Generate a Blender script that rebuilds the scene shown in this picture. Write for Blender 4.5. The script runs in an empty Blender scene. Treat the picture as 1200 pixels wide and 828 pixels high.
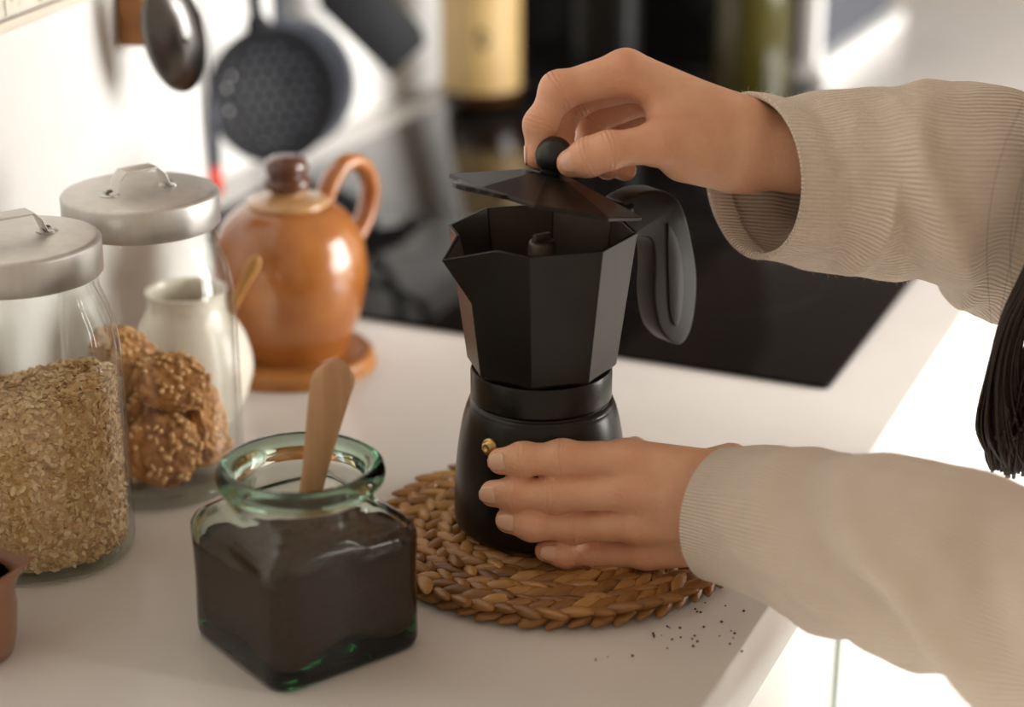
import bpy, bmesh, math, random
import numpy as np
from mathutils import Vector, Matrix, noise as mnoise

# ------------------------------------------------------------------ frame
F = 2200.0; PITCH = math.radians(20.5); H = 0.50; CT = 0.90          # focal px, pitch, lens above worktop, worktop height
cP, sP = math.cos(PITCH), math.sin(PITCH)
U = Vector((.407, .9134, 0)); V = Vector((.9134, -.407, 0))            # along the worktop / out of its front
scene = bpy.context.scene
COL = scene.collection
rnd = random.Random(7)
pi = math.pi

def ray(x, y):
    a = (x - 600) / F; b = -(y - 414) / F
    return Vector((a, cP + b * sP, -sP + b * cP))
def atY(x, y, Y):                    # pixel -> point at forward distance Y
    d = ray(x, y); t = Y / d.y
    return Vector((d.x * t, Y, CT + H + d.z * t))
def atZ(x, y, z=0.0):                # pixel -> point at height z above the worktop
    d = ray(x, y); t = (z - H) / d.z
    return Vector((d.x * t, d.y * t, CT + z))
def uv(u, v, z=0.0):
    p = U * u + V * v
    return Vector((p.x, p.y, CT + z))

# ------------------------------------------------------------------ camera, world, lights, exposure
cd = bpy.data.cameras.new('camera'); cam = bpy.data.objects.new('camera', cd); COL.objects.link(cam)
cam.location = (0, 0, CT + H); cam.rotation_euler = (pi / 2 - PITCH, 0, 0)
cd.sensor_width = 36; cd.lens = F * 36 / 1200; cd.clip_start = .02
cd.dof.use_dof = True; cd.dof.focus_distance = 1.065; cd.dof.aperture_fstop = 3.0
scene.camera = cam

world = bpy.data.worlds.new('world'); scene.world = world; world.use_nodes = True
bg = world.node_tree.nodes['Background']; bg.inputs[0].default_value = (1.0, .80, .61, 1); bg.inputs[1].default_value = .40

def area(name, loc, target, sx, sy, power, color):
    l = bpy.data.lights.new(name, 'AREA'); l.shape = 'RECTANGLE'; l.size = sx; l.size_y = sy
    l.energy = power; l.color = color
    o = bpy.data.objects.new(name, l); COL.objects.link(o); o.location = loc
    o.rotation_euler = (Vector(target) - Vector(loc)).to_track_quat('-Z', 'Y').to_euler()
    return o
WC = uv(2.22, 2.32, 0.66)
area('window_right_offscreen', WC, WC - V - Vector((0, 0, .10)), 2.75, 2.0, 265, (1.0, .985, .965))

vs = scene.view_settings
vs.view_transform = 'Standard'; vs.look = 'None'; vs.gamma = 1; vs.use_curve_mapping = False; vs.exposure = 0.27
scene.cycles.transparent_max_bounces = 32

# ------------------------------------------------------------------ materials
def nt(name):
    m = bpy.data.materials.new(name); m.use_nodes = True
    t = m.node_tree; b = t.nodes['Principled BSDF']
    return m, t, b
def ramp(t, stops):
    r = t.nodes.new('ShaderNodeValToRGB'); e = r.color_ramp.elements
    while len(e) < len(stops): e.new(.5)
    for i, (p, c) in enumerate(stops): e[i].position = p; e[i].color = (*c, 1)
    return r
def mat(name, c1, c2=None, rough=.5, metal=0, scale=20, bump=0, bscale=None, coat=0, stretch=(1, 1, 1), spec=.5, sss=0, sheen=0, detail=4):
    m, t, b = nt(name)
    L = t.links.new
    tc = t.nodes.new('ShaderNodeTexCoord'); mp = t.nodes.new('ShaderNodeMapping'); mp.inputs['Scale'].default_value = stretch
    L(tc.outputs['Object'], mp.inputs[0])
    n = t.nodes.new('ShaderNodeTexNoise'); n.inputs['Scale'].default_value = scale; n.inputs['Detail'].default_value = detail
    L(mp.outputs[0], n.inputs['Vector'])
    c2 = c2 or tuple(x * .92 for x in c1)
    r = ramp(t, [(.35, c1), (.65, c2)]); L(n.outputs[0], r.inputs[0]); L(r.outputs[0], b.inputs['Base Color'])
    b.inputs['Roughness'].default_value = rough; b.inputs['Metallic'].default_value = metal
    b.inputs['Specular IOR Level'].default_value = spec
    b.inputs['Coat Weight'].default_value = coat; b.inputs['Coat Roughness'].default_value = .08
    if sss:
        b.inputs['Subsurface Weight'].default_value = sss; b.inputs['Subsurface Radius'].default_value = (.012, .004, .002); b.inputs['Subsurface Scale'].default_value = .5
    if sheen: b.inputs['Sheen Weight'].default_value = sheen; b.inputs['Sheen Roughness'].default_value = .5
    if bump:
        n2 = t.nodes.new('ShaderNodeTexNoise'); n2.inputs['Scale'].default_value = bscale or scale; n2.inputs['Detail'].default_value = 5
        L(mp.outputs[0], n2.inputs['Vector'])
        bp = t.nodes.new('ShaderNodeBump'); bp.inputs['Strength'].default_value = 1; bp.inputs['Distance'].default_value = bump
        L(n2.outputs[0], bp.inputs['Height']); L(bp.outputs[0], b.inputs['Normal'])
    return m
def thin_glass(name, tint=(.992, .995, .988), ior=1.45, rough=.01):
    m = bpy.data.materials.new(name); m.use_nodes = True; t = m.node_tree; t.nodes.clear(); L = t.links.new
    o = t.nodes.new('ShaderNodeOutputMaterial'); mx = t.nodes.new('ShaderNodeMixShader'); f = t.nodes.new('ShaderNodeFresnel'); f.inputs[0].default_value = ior
    tr = t.nodes.new('ShaderNodeBsdfTransparent'); tr.inputs[0].default_value = (*tint, 1)
    g = t.nodes.new('ShaderNodeBsdfGlossy'); g.inputs['Roughness'].default_value = rough
    gm = t.nodes.new('ShaderNodeNewGeometry'); ma = t.nodes.new('ShaderNodeMath'); ma.operation = 'MULTIPLY_ADD'; ma.inputs[1].default_value = 1 / ior - ior; ma.inputs[2].default_value = ior
    L(gm.outputs['Backfacing'], ma.inputs[0]); L(ma.outputs[0], f.inputs[0])
    L(f.outputs[0], mx.inputs[0]); L(tr.outputs[0], mx.inputs[1]); L(g.outputs[0], mx.inputs[2]); L(mx.outputs[0], o.inputs[0])
    return m
def solid_glass(name, absorb, dens):
    m, t, b = nt(name)
    b.inputs['Base Color'].default_value = (1, 1, 1, 1); b.inputs['Transmission Weight'].default_value = 1
    b.inputs['Roughness'].default_value = .0; b.inputs['IOR'].default_value = 1.42
    va = t.nodes.new('ShaderNodeVolumeAbsorption'); va.inputs[0].default_value = (*absorb, 1); va.inputs[1].default_value = dens
    t.links.new(va.outputs[0], t.nodes['Material Output'].inputs['Volume'])
    return m
def random_mat(name, stops, rough=.7, per='Object', bump=0, bscale=200, stretch=(1, 1, 1), spec=.3, streak=.35):
    m, t, b = nt(name); L = t.links.new
    if per == 'Object':
        s = t.nodes.new('ShaderNodeObjectInfo').outputs['Random']
    else:
        s = t.nodes.new('ShaderNodeNewGeometry').outputs['Random Per Island']
    tc = t.nodes.new('ShaderNodeTexCoord'); mp = t.nodes.new('ShaderNodeMapping'); mp.inputs['Scale'].default_value = stretch
    L(tc.outputs['Object'], mp.inputs[0])
    n = t.nodes.new('ShaderNodeTexNoise'); n.inputs['Scale'].default_value = bscale; L(mp.outputs[0], n.inputs['Vector'])
    ad = t.nodes.new('ShaderNodeMath'); ad.operation = 'MULTIPLY_ADD'; ad.inputs[1].default_value = streak; L(n.outputs[0], ad.inputs[0])
    sc = t.nodes.new('ShaderNodeMath'); sc.operation = 'MULTIPLY_ADD'; sc.inputs[1].default_value = 1 - streak * .5; sc.inputs[2].default_value = -streak * .25; L(s, sc.inputs[0])
    L(sc.outputs[0], ad.inputs[2])
    r = ramp(t, stops); L(ad.outputs[0], r.inputs[0]); L(r.outputs[0], b.inputs['Base Color'])
    b.inputs['Roughness'].default_value = rough; b.inputs['Specular IOR Level'].default_value = spec
    if bump:
        bp = t.nodes.new('ShaderNodeBump'); bp.inputs['Distance'].default_value = bump; L(n.outputs[0], bp.inputs['Height']); L(bp.outputs[0], b.inputs['Normal'])
    return m
def wood_mat(name, c1, c2, scale=30, stretch=(1, 1, .08), rough=.5):
    return mat(name, c1, c2, rough=rough, scale=scale, stretch=stretch, bump=.0002, bscale=scale * 2)
def knit_mat(name, c1, c2):
    m, t, b = nt(name); L = t.links.new
    u = t.nodes.new('ShaderNodeUVMap'); sp = t.nodes.new('ShaderNodeSeparateXYZ'); L(u.outputs[0], sp.inputs[0])
    ml = t.nodes.new('ShaderNodeMath'); ml.operation = 'MULTIPLY'; ml.inputs[1].default_value = 2 * pi * 124; L(sp.outputs[0], ml.inputs[0])
    sn = t.nodes.new('ShaderNodeMath'); sn.operation = 'SINE'; L(ml.outputs[0], sn.inputs[0])
    tc = t.nodes.new('ShaderNodeTexCoord'); n = t.nodes.new('ShaderNodeTexNoise'); n.inputs['Scale'].default_value = 900; n.inputs['Detail'].default_value = 3; L(tc.outputs['Object'], n.inputs['Vector'])
    ad = t.nodes.new('ShaderNodeMath'); ad.operation = 'MULTIPLY_ADD'; ad.inputs[1].default_value = .9; L(n.outputs[0], ad.inputs[0]); L(sn.outputs[0], ad.inputs[2])
    bp = t.nodes.new('ShaderNodeBump'); bp.inputs['Distance'].default_value = .0008; bp.inputs['Strength'].default_value = .8
    L(ad.outputs[0], bp.inputs['Height']); L(bp.outputs[0], b.inputs['Normal'])
    n2 = t.nodes.new('ShaderNodeTexNoise'); n2.inputs['Scale'].default_value = 60; L(tc.outputs['Object'], n2.inputs['Vector'])
    r = ramp(t, [(.35, c1), (.65, c2)]); L(n2.outputs[0], r.inputs[0]); L(r.outputs[0], b.inputs['Base Color'])
    b.inputs['Roughness'].default_value = .95; b.inputs['Sheen Weight'].default_value = .35; b.inputs['Specular IOR Level'].default_value = .1
    return m

M = {}
M['wall'] = mat('white_plaster', (.78, .765, .74), (.755, .74, .715), rough=.6, scale=6, bump=.0004, bscale=60)
M['worktop'] = mat('white_stone', (.665, .630, .600), (.640, .605, .575), rough=.22, scale=14)
M['cab'] = mat('gloss_white', (.88, .87, .83), (.86, .85, .81), rough=.10, scale=5)
M['carcass'] = mat('cabinet_board', (.75, .73, .70), rough=.5)
M['green_edge'] = mat('dark_green_edge', (.015, .05, .02), (.02, .07, .03), rough=.2)
M['floor'] = mat('pale_floor', (.80, .78, .74), (.74, .72, .68), rough=.3, scale=8)
M['hob'] = mat('black_glass', (.006, .005, .005), (.009, .008, .008), rough=.05, scale=4, spec=.10)
M['dark'] = mat('black_plastic', (.009, .008, .008), (.012, .011, .010), rough=.35, scale=80, spec=.2)
M['grey'] = mat('grey_plastic', (.07, .075, .09), (.05, .055, .07), rough=.45, scale=60, spec=.3)
M['black_nylon'] = mat('black_nylon', (.008, .008, .010), (.012, .012, .014), rough=.55, scale=90, spec=.12)
M['alum'] = mat('brushed_aluminium', (.68, .66, .63), (.62, .60, .57), rough=.45, metal=1, scale=120, stretch=(1, 1, .15))
M['steel'] = mat('dark_steel', (.17, .16, .155), (.13, .125, .12), rough=.28, metal=1, scale=40)
M['glass'] = thin_glass('clear_glass')
M['glass_edge'] = thin_glass('green_tint_glass', (.94, .965, .945), 1.5)
M['green_glass'] = solid_glass('green_glass', (.30, .74, .50), 62)
M['pot'] = mat('anodised_dark', (.021, .018, .015), (.018, .015, .013), rough=.33, metal=.5, scale=60, bump=.00003, bscale=900, spec=.42)
M['pot_base'] = mat('anodised_base', (.018, .015, .013), (.015, .013, .011), rough=.28, metal=.5, scale=60, bump=.00003, bscale=900)
M['pot_in'] = mat('pot_inside', (.15, .12, .092), (.13, .10, .076), rough=.42, metal=.5, scale=60)
M['handle'] = mat('soft_plastic', (.015, .0135, .0125), (.012, .011, .0105), rough=.42, scale=100)
M['knob'] = mat('black_knob', (.012, .012, .013), rough=.38, scale=50)
M['brass'] = mat('brass', (.62, .42, .17), (.5, .33, .12), rough=.35, metal=1, scale=90)
M['coffee'] = mat('coffee_grounds', (.105, .050, .032), (.062, .029, .018), rough=.95, scale=900, bump=.0012, bscale=700, spec=.15)
M['oat'] = random_mat('oat_flake', [(0, (.46, .25, .09)), (.35, (.72, .48, .23)), (.75, (.87, .67, .39)), (1, (.96, .83, .58))], rough=.8, per='Island', bump=.0003, bscale=900)
M['oatcore'] = mat('oat_core', (.80, .58, .31), (.72, .48, .23), rough=.9, scale=500, bump=.001)
M['cookie'] = mat('oat_cookie', (.62, .31, .11), (.30, .12, .035), rough=.75, scale=130, bump=.0016, bscale=260, detail=6)
M['raisin'] = mat('cookie_crumb', (.78, .52, .26), (.66, .38, .15), rough=.8, scale=300, bump=.0005)
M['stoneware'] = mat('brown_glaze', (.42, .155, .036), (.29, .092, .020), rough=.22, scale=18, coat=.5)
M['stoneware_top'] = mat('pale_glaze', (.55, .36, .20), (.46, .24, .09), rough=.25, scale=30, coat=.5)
M['knob_glaze'] = mat('dark_brown_glaze', (.13, .040, .018), (.08, .026, .012), rough=.2, scale=25, coat=.5)
M['coaster'] = mat('orange_wood', (.42, .17, .035), (.30, .11, .02), rough=.45, scale=40, stretch=(1, .1, 1))
M['cream_pot'] = mat('cream_porcelain', (.80, .76, .66), (.77, .72, .61), rough=.2, scale=15)
M['wood'] = wood_mat('spoon_wood', (.54, .32, .165), (.44, .24, .115), scale=160)
M['wood2'] = wood_mat('honey_wood', (.62, .33, .10), (.50, .25, .07), scale=60)
M['wood3'] = wood_mat('board_wood', (.50, .22, .06), (.36, .14, .04), scale=45)
M['strand'] = random_mat('dried_leaf', [(0, (.10, .040, .010)), (.4, (.27, .120, .032)), (.8, (.42, .215, .066)), (1, (.58, .35, .13))], rough=.38, bump=.0006, bscale=320, stretch=(.12, 1, 1), spec=.5, streak=.6)
M['brown_clay'] = mat('jug_glaze', (.24, .105, .052), (.19, .080, .040), rough=.3, scale=20, coat=.3)
M['milk'] = mat('pale_inside', (.62, .44, .27), (.56, .38, .22), rough=.3, scale=12)
M['skin'] = mat('skin', (.80, .475, .31), (.73, .40, .25), rough=.42, scale=55, sss=.22, bump=.00045, bscale=260, spec=.4)
def skin_nodes(m):
    t = m.node_tree; L = t.links.new; b = t.nodes['Principled BSDF']
    a = t.nodes.new('ShaderNodeAttribute'); a.attribute_name = 'knuckle'
    src = b.inputs['Base Color'].links[0].from_socket
    mx = t.nodes.new('ShaderNodeMix'); mx.data_type = 'RGBA'; mx.inputs['B'].default_value = (.72, .33, .20, 1)
    mu = t.nodes.new('ShaderNodeMath'); mu.operation = 'MULTIPLY'; mu.inputs[1].default_value = .9; L(a.outputs['Fac'], mu.inputs[0])
    L(mu.outputs[0], mx.inputs['Factor']); L(src, mx.inputs['A']); L(mx.outputs['Result'], b.inputs['Base Color'])
    n = t.nodes.new('ShaderNodeTexNoise'); n.inputs['Scale'].default_value = 420; n.inputs['Detail'].default_value = 2
    tc = t.nodes.new('ShaderNodeTexCoord'); L(tc.outputs['Object'], n.inputs['Vector'])
    m2 = t.nodes.new('ShaderNodeMath'); m2.operation = 'MULTIPLY'; L(n.outputs[0], m2.inputs[0]); L(a.outputs['Fac'], m2.inputs[1])
    bp = t.nodes.new('ShaderNodeBump'); bp.inputs['Distance'].default_value = .0011; L(m2.outputs[0], bp.inputs['Height'])
    L(b.inputs['Normal'].links[0].from_socket, bp.inputs['Normal']); L(bp.outputs[0], b.inputs['Normal'])
    a1 = t.nodes.new('ShaderNodeAttribute'); a1.attribute_name = 'axial'; a2 = t.nodes.new('ShaderNodeAttribute'); a2.attribute_name = 'crease'
    n3 = t.nodes.new('ShaderNodeTexNoise'); n3.inputs['Scale'].default_value = 130; L(tc.outputs['Object'], n3.inputs['Vector'])
    q = t.nodes.new('ShaderNodeMath'); q.operation = 'MULTIPLY'; q.inputs[1].default_value = 2 * pi / .0027; L(a1.outputs['Fac'], q.inputs[0])
    q2 = t.nodes.new('ShaderNodeMath'); q2.operation = 'MULTIPLY_ADD'; q2.inputs[1].default_value = 5.0; L(n3.outputs[0], q2.inputs[0]); L(q.outputs[0], q2.inputs[2])
    q3 = t.nodes.new('ShaderNodeMath'); q3.operation = 'COSINE'; L(q2.outputs[0], q3.inputs[0])
    q4 = t.nodes.new('ShaderNodeMath'); q4.operation = 'MULTIPLY'; L(q3.outputs[0], q4.inputs[0]); L(a2.outputs['Fac'], q4.inputs[1])
    b3 = t.nodes.new('ShaderNodeBump'); b3.inputs['Distance'].default_value = .00030; b3.inputs['Strength'].default_value = .9; L(q4.outputs[0], b3.inputs['Height'])
    L(bp.outputs[0], b3.inputs['Normal']); L(b3.outputs[0], b.inputs['Normal'])
skin_nodes(M['skin'])
M['nail'] = mat('nail', (.82, .50, .36), (.78, .46, .33), rough=.24, scale=30, sss=.1, spec=.5)
M['knit'] = knit_mat('cream_knit', (.91, .785, .665), (.88, .755, .635))
M['knit2'] = mat('cream_knit_body', (.90, .79, .67), (.82, .70, .58), rough=.95, scale=300, bump=.0006, bscale=600, sheen=.35)
M['hair'] = mat('dark_hair', (.016, .009, .006), (.030, .016, .010), rough=.35, scale=300)
M['denim'] = mat('denim', (.05, .07, .12), (.07, .09, .14), rough=.9, scale=200, bump=.0003)
M['shoe'] = mat('shoe_leather', (.05, .035, .025), rough=.5)
M['eye'] = mat('eye', (.85, .83, .80), rough=.1)
M['lip'] = mat('lip', (.50, .18, .14), rough=.35)
M['amber'] = mat('amber_bottle', (.060, .022, .006), (.03, .012, .004), rough=.1, scale=6)
M['gold'] = mat('gold_label', (.50, .34, .14), (.42, .27, .10), rough=.45, scale=12)
M['oil'] = mat('olive_oil', (.055, .045, .006), (.03, .026, .004), rough=.08, scale=9)
M['cap'] = mat('bottle_cap', (.04, .035, .03), rough=.4)
M['red'] = mat('red_plastic', (.72, .05, .02), rough=.35)
M['dark_wood'] = wood_mat('dark_walnut', (.060, .030, .016), (.040, .020, .011), scale=18)
M['trimwood'] = mat('cream_trim', (.78, .70, .60), (.72, .64, .54), rough=.4, scale=40)
M['leaf'] = mat('leaf_green', (.10, .24, .05), (.06, .16, .03), rough=.4, scale=25)
M['terracotta'] = mat('terracotta', (.46, .20, .10), (.40, .17, .08), rough=.8, scale=30)
M['plastic_white'] = mat('white_enamel', (.82, .81, .79), rough=.3)
def tile_mat(name):
    m, t, b = nt(name); L = t.links.new
    tc = t.nodes.new('ShaderNodeTexCoord'); v = t.nodes.new('ShaderNodeTexVoronoi'); v.inputs['Scale'].default_value = 70; L(tc.outputs['Object'], v.inputs['Vector'])
    r = ramp(t, [(0, (.55, .33, .28)), (.3, (.50, .52, .34)), (.45, (.82, .76, .66)), (1, (.86, .82, .74))]); L(v.outputs['Distance'], r.inputs[0]); L(r.outputs[0], b.inputs['Base Color'])
    b.inputs['Roughness'].default_value = .25
    return m
M['tile'] = tile_mat('flower_tile')

# ------------------------------------------------------------------ builders
def link(name, me, m, parent=None, smooth=True):
    o = bpy.data.objects.new(name, me); COL.objects.link(o)
    if m is not None: me.materials.append(m)
    if smooth: me.polygons.foreach_set('use_smooth', [True] * len(me.polygons))
    if parent: o.parent = parent
    return o
def mesh(name, vs_, fs, m, parent=None, smooth=True):
    me = bpy.data.meshes.new(name); me.from_pydata([tuple(v) for v in vs_], [], fs); me.update()
    bm = bmesh.new(); bm.from_mesh(me); bmesh.ops.recalc_face_normals(bm, faces=bm.faces); bm.to_mesh(me); bm.free()
    return link(name, me, m, parent, smooth)
def tag(o, label=None, cat=None, group=None, kind=None):
    if label: o['label'] = label
    if cat: o['category'] = cat
    if group: o['group'] = group
    if kind: o['kind'] = kind
    return o
def thing(name, loc, label, cat, group=None, rz=0):
    o = bpy.data.objects.new(name, None); COL.objects.link(o); o.location = loc; o.rotation_euler = (0, 0, rz); o.empty_display_size = .05
    return tag(o, label, cat, group)
def lathe_data(prof, n=64, closed=False):
    vs_, fs = [], []; k = len(prof)
    for r, z in prof:
        for i in range(n):
            a = 2 * pi * i / n; vs_.append((r * math.cos(a), r * math.sin(a), z))
    for j in range(k - 1 + (1 if closed else 0)):
        j2 = (j + 1) % k
        for i in range(n):
            i2 = (i + 1) % n; fs.append((j * n + i, j * n + i2, j2 * n + i2, j2 * n + i))
    return vs_, fs
def lathe(name, prof, m, parent=None, n=64, closed=False, loc=None, smooth=True):
    vs_, fs = lathe_data(prof, n, closed)
    if not closed:
        k = len(prof)
        if prof[0][0] > 1e-6: fs.append(tuple(range(n))[::-1])
        if prof[-1][0] > 1e-6: fs.append(tuple(range((k - 1) * n, k * n)))
    o = mesh(name, vs_, fs, m, parent, smooth)
    bm = bmesh.new(); bm.from_mesh(o.data); bmesh.ops.remove_doubles(bm, verts=bm.verts, dist=1e-6); bm.to_mesh(o.data); bm.free()
    o.data.polygons.foreach_set('use_smooth', [smooth] * len(o.data.polygons))
    if loc is not None: o.location = loc
    return o
def sharp(o, deg=35):
    o.data.set_sharp_from_angle(angle=math.radians(deg)); return o
def smooth_prof(pts, sub=6):
    out = []; n = len(pts)
    for i in range(n - 1):
        p0, p1, p2, p3 = pts[max(i - 1, 0)], pts[i], pts[i + 1], pts[min(i + 2, n - 1)]
        for k in range(sub):
            t = k / sub
            out.append(tuple(.5 * (2 * b + (c - a) * t + (2 * a - 5 * b + 4 * c - d) * t * t + (-a + 3 * b - 3 * c + d) * t ** 3) for a, b, c, d in zip(p0, p1, p2, p3)))
    out.append(tuple(pts[-1])); return out
def prism(name, poly, z0, z1, m, parent=None, bevel=0, smooth=False, seg=2):
    n = len(poly)
    vs_ = [(x, y, z0) for x, y in poly] + [(x, y, z1) for x, y in poly]
    fs = [tuple(range(n))[::-1], tuple(range(n, 2 * n))] + [(i, (i + 1) % n, n + (i + 1) % n, n + i) for i in range(n)]
    o = mesh(name, vs_, fs, m, parent, smooth)
    if bevel: bevel_obj(o, bevel, seg)
    return o
def bevel_obj(o, w, seg=2, ang=25):
    bm = bmesh.new(); bm.from_mesh(o.data)
    es = [e for e in bm.edges if len(e.link_faces) == 2 and e.calc_face_angle(0) > math.radians(ang)]
    bmesh.ops.bevel(bm, geom=es, offset=w, segments=seg, profile=.5, affect='EDGES', clamp_overlap=True)
    bm.to_mesh(o.data); bm.free()
    o.data.polygons.foreach_set('use_smooth', [True] * len(o.data.polygons)); sharp(o, 40)
def box(name, c, s, m, parent=None, bevel=0, rz=0):
    x, y, z = s[0] / 2, s[1] / 2, s[2]
    o = prism(name, [(-x, -y), (x, -y), (x, y), (-x, y)], 0, z, m, parent, bevel)
    o.location = c; o.rotation_euler = (0, 0, rz); return o
def tube_data(path, rad, n=8, flat=1.0, up=Vector((0, 0, 1))):
    vs_, fs = [], []; k = len(path)
    path = [Vector(p) for p in path]
    prev = None
    for j, p in enumerate(path):
        t = (path[min(j + 1, k - 1)] - path[max(j - 1, 0)]).normalized()
        if prev is None:
            e1 = up - t * up.dot(t)
            if e1.length < 1e-4: e1 = Vector((1, 0, 0)) - t * t.x
        else: e1 = prev - t * prev.dot(t)
        e1.normalize(); prev = e1; e2 = t.cross(e1)
        r = rad[j] if hasattr(rad, '__len__') else rad
        for i in range(n):
            a = 2 * pi * i / n; vs_.append(p + e1 * (r * flat * math.cos(a)) + e2 * (r * math.sin(a)))
    for j in range(k - 1):
        for i in range(n):
            i2 = (i + 1) % n; fs.append((j * n + i, j * n + i2, (j + 1) * n + i2, (j + 1) * n + i))
    fs.append(tuple(range(n))[::-1]); fs.append(tuple(range((k - 1) * n, k * n)))
    return vs_, fs
def tube(name, path, rad, m, parent=None, n=12, flat=1.0, up=Vector((0, 0, 1))):
    return mesh(name, *tube_data(path, rad, n, flat, up), m, parent)
def spline(pts, sub=8):
    return [Vector(p) for p in smooth_prof([tuple(p) for p in pts], sub)]
def join_data(parts):
    V_, F_ = [], []
    for vs_, fs in parts:
        o = len(V_); V_ += list(vs_); F_ += [tuple(i + o for i in f) for f in fs]
    return V_, F_
def copy_tree(o, parent=None):
    c = o.copy(); COL.objects.link(c); c.parent = parent
    for ch in o.children: copy_tree(ch, c)
    return c
def ellipsoid_data(c, r, nu=16, nv=10, rot=None):
    vs_, fs = [], []
    for j in range(1, nv):
        ph = pi * j / nv
        for i in range(nu):
            a = 2 * pi * i / nu
            p = Vector((r[0] * math.sin(ph) * math.cos(a), r[1] * math.sin(ph) * math.sin(a), r[2] * math.cos(ph)))
            vs_.append((rot @ p if rot else p) + Vector(c))
    t = len(vs_); q = Vector((0, 0, r[2])); vs_.append((rot @ q if rot else q) + Vector(c)); vs_.append(-(rot @ q if rot else q) + Vector(c))
    for j in range(nv - 2):
        for i in range(nu):
            i2 = (i + 1) % nu; fs.append((j * nu + i, j * nu + i2, (j + 1) * nu + i2, (j + 1) * nu + i))
    for i in range(nu):
        fs.append((t, (i + 1) % nu, i)); fs.append((t + 1, (nv - 2) * nu + i, (nv - 2) * nu + (i + 1) % nu))
    return vs_, fs

# ---- implicit surfaces (naive surface nets)
def surface_nets(f, org, h):
    nx, ny, nz = f.shape
    cs = (nx - 1, ny - 1, nz - 1)
    acc = np.zeros(cs + (3,), np.float32); cnt = np.zeros(cs, np.float32)
    sl = lambda o: tuple(slice(a, a + n) for a, n in zip(o, cs))
    for ax in range(3):
        for b in (0, 1):
            for c in (0, 1):
                o0 = [0, 0, 0]; oth = [i for i in range(3) if i != ax]; o0[oth[0]] = b; o0[oth[1]] = c
                o1 = list(o0); o1[ax] = 1
                A = f[sl(o0)]; B = f[sl(o1)]
                m = (A < 0) != (B < 0)
                t = np.where(m, A / np.where(m, A - B, 1), 0)
                for k in range(3):
                    acc[..., k] += np.where(m, o0[k] + (t if k == ax else 0), 0)
                cnt += m
    act = cnt > 0
    idx = -np.ones(cs, np.int64); idx[act] = np.arange(act.sum())
    ijk = np.argwhere(act)
    verts = (ijk + acc[act] / cnt[act][:, None]) * h + np.array(org)
    faces = []
    for ax in range(3):
        b, c = [i for i in range(3) if i != ax]
        lo = [slice(0, None)] * 3; hi = [slice(0, None)] * 3
        lo[ax] = slice(0, -1); hi[ax] = slice(1, None)
        A = f[tuple(lo)] < 0; B = f[tuple(hi)] < 0
        e = np.argwhere(A != B)
        ok = (e[:, b] > 0) & (e[:, c] > 0) & (e[:, b] < cs[b]) & (e[:, c] < cs[c]); e = e[ok]
        ins = A[tuple(e.T)]
        def cell(db, dc):
            q = e.copy(); q[:, b] += db; q[:, c] += dc; return idx[tuple(q.T)]
        q = np.stack([cell(-1, -1), cell(0, -1), cell(0, 0), cell(-1, 0)], 1)
        fl = ins if ax != 1 else ~ins
        q[~fl] = q[~fl][:, ::-1]
        faces.append(q)
    return verts, np.concatenate(faces)
class Field:
    def __init__(s, lo, hi, h):
        s.h = h; s.org = np.array(lo, float); n = np.ceil((np.array(hi) - s.org) / h).astype(int) + 1
        g = [s.org[i] + h * np.arange(n[i]) for i in range(3)]
        s.X, s.Y, s.Z = [a.astype(np.float32) for a in np.meshgrid(*g, indexing='ij')]
        s.f = np.full(s.X.shape, 1.0, np.float32)
    def cap(s, a, b, ra, rb, sq=None):
        a = np.array(a, np.float32); b = np.array(b, np.float32); d = b - a; L = float(d @ d) + 1e-12
        px, py, pz = s.X - a[0], s.Y - a[1], s.Z - a[2]
        t = np.clip((px * d[0] + py * d[1] + pz * d[2]) / L, 0, 1)
        qx, qy, qz = px - t * d[0], py - t * d[1], pz - t * d[2]
        if sq is not None:       # flattened along a direction
            n, k = np.array(sq[0], np.float32), sq[1]
            dn = qx * n[0] + qy * n[1] + qz * n[2]; w = (1 / k - 1)
            qx, qy, qz = qx + dn * n[0] * w, qy + dn * n[1] * w, qz + dn * n[2] * w
        return np.sqrt(qx * qx + qy * qy + qz * qz) - (ra + (rb - ra) * t)
    def ell(s, c, r, rot=None):
        R = np.array(rot if rot is not None else np.eye(3), np.float32)
        p = [s.X - c[0], s.Y - c[1], s.Z - c[2]]
        q = [(R[0, i] * p[0] + R[1, i] * p[1] + R[2, i] * p[2]) / r[i] for i in range(3)]
        return (np.sqrt(q[0] ** 2 + q[1] ** 2 + q[2] ** 2) - 1) * min(r)
    @staticmethod
    def smin(a, b, k):
        h = np.clip(.5 + .5 * (b - a) / k, 0, 1)
        return b + (a - b) * h - k * h * (1 - h)
    def build(s):
        for k in range(3):
            for e in (0, -1):
                sl = [slice(None)] * 3; sl[k] = e; s.f[tuple(sl)] = np.maximum(s.f[tuple(sl)], .3 * s.h)
        return surface_nets(s.f, s.org, s.h)
def relax(v, q, it=2, lam=.5):
    v = v.copy(); e = np.concatenate([q[:, [0, 1]], q[:, [1, 2]], q[:, [2, 3]], q[:, [3, 0]]]); e = np.concatenate([e, e[:, ::-1]])
    n = np.bincount(e[:, 0], minlength=len(v))[:, None]
    for _ in range(it):
        s = np.stack([np.bincount(e[:, 0], weights=v[e[:, 1], k], minlength=len(v)) for k in range(3)], 1) / np.maximum(n, 1)
        v += lam * (s - v)
    return v

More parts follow.
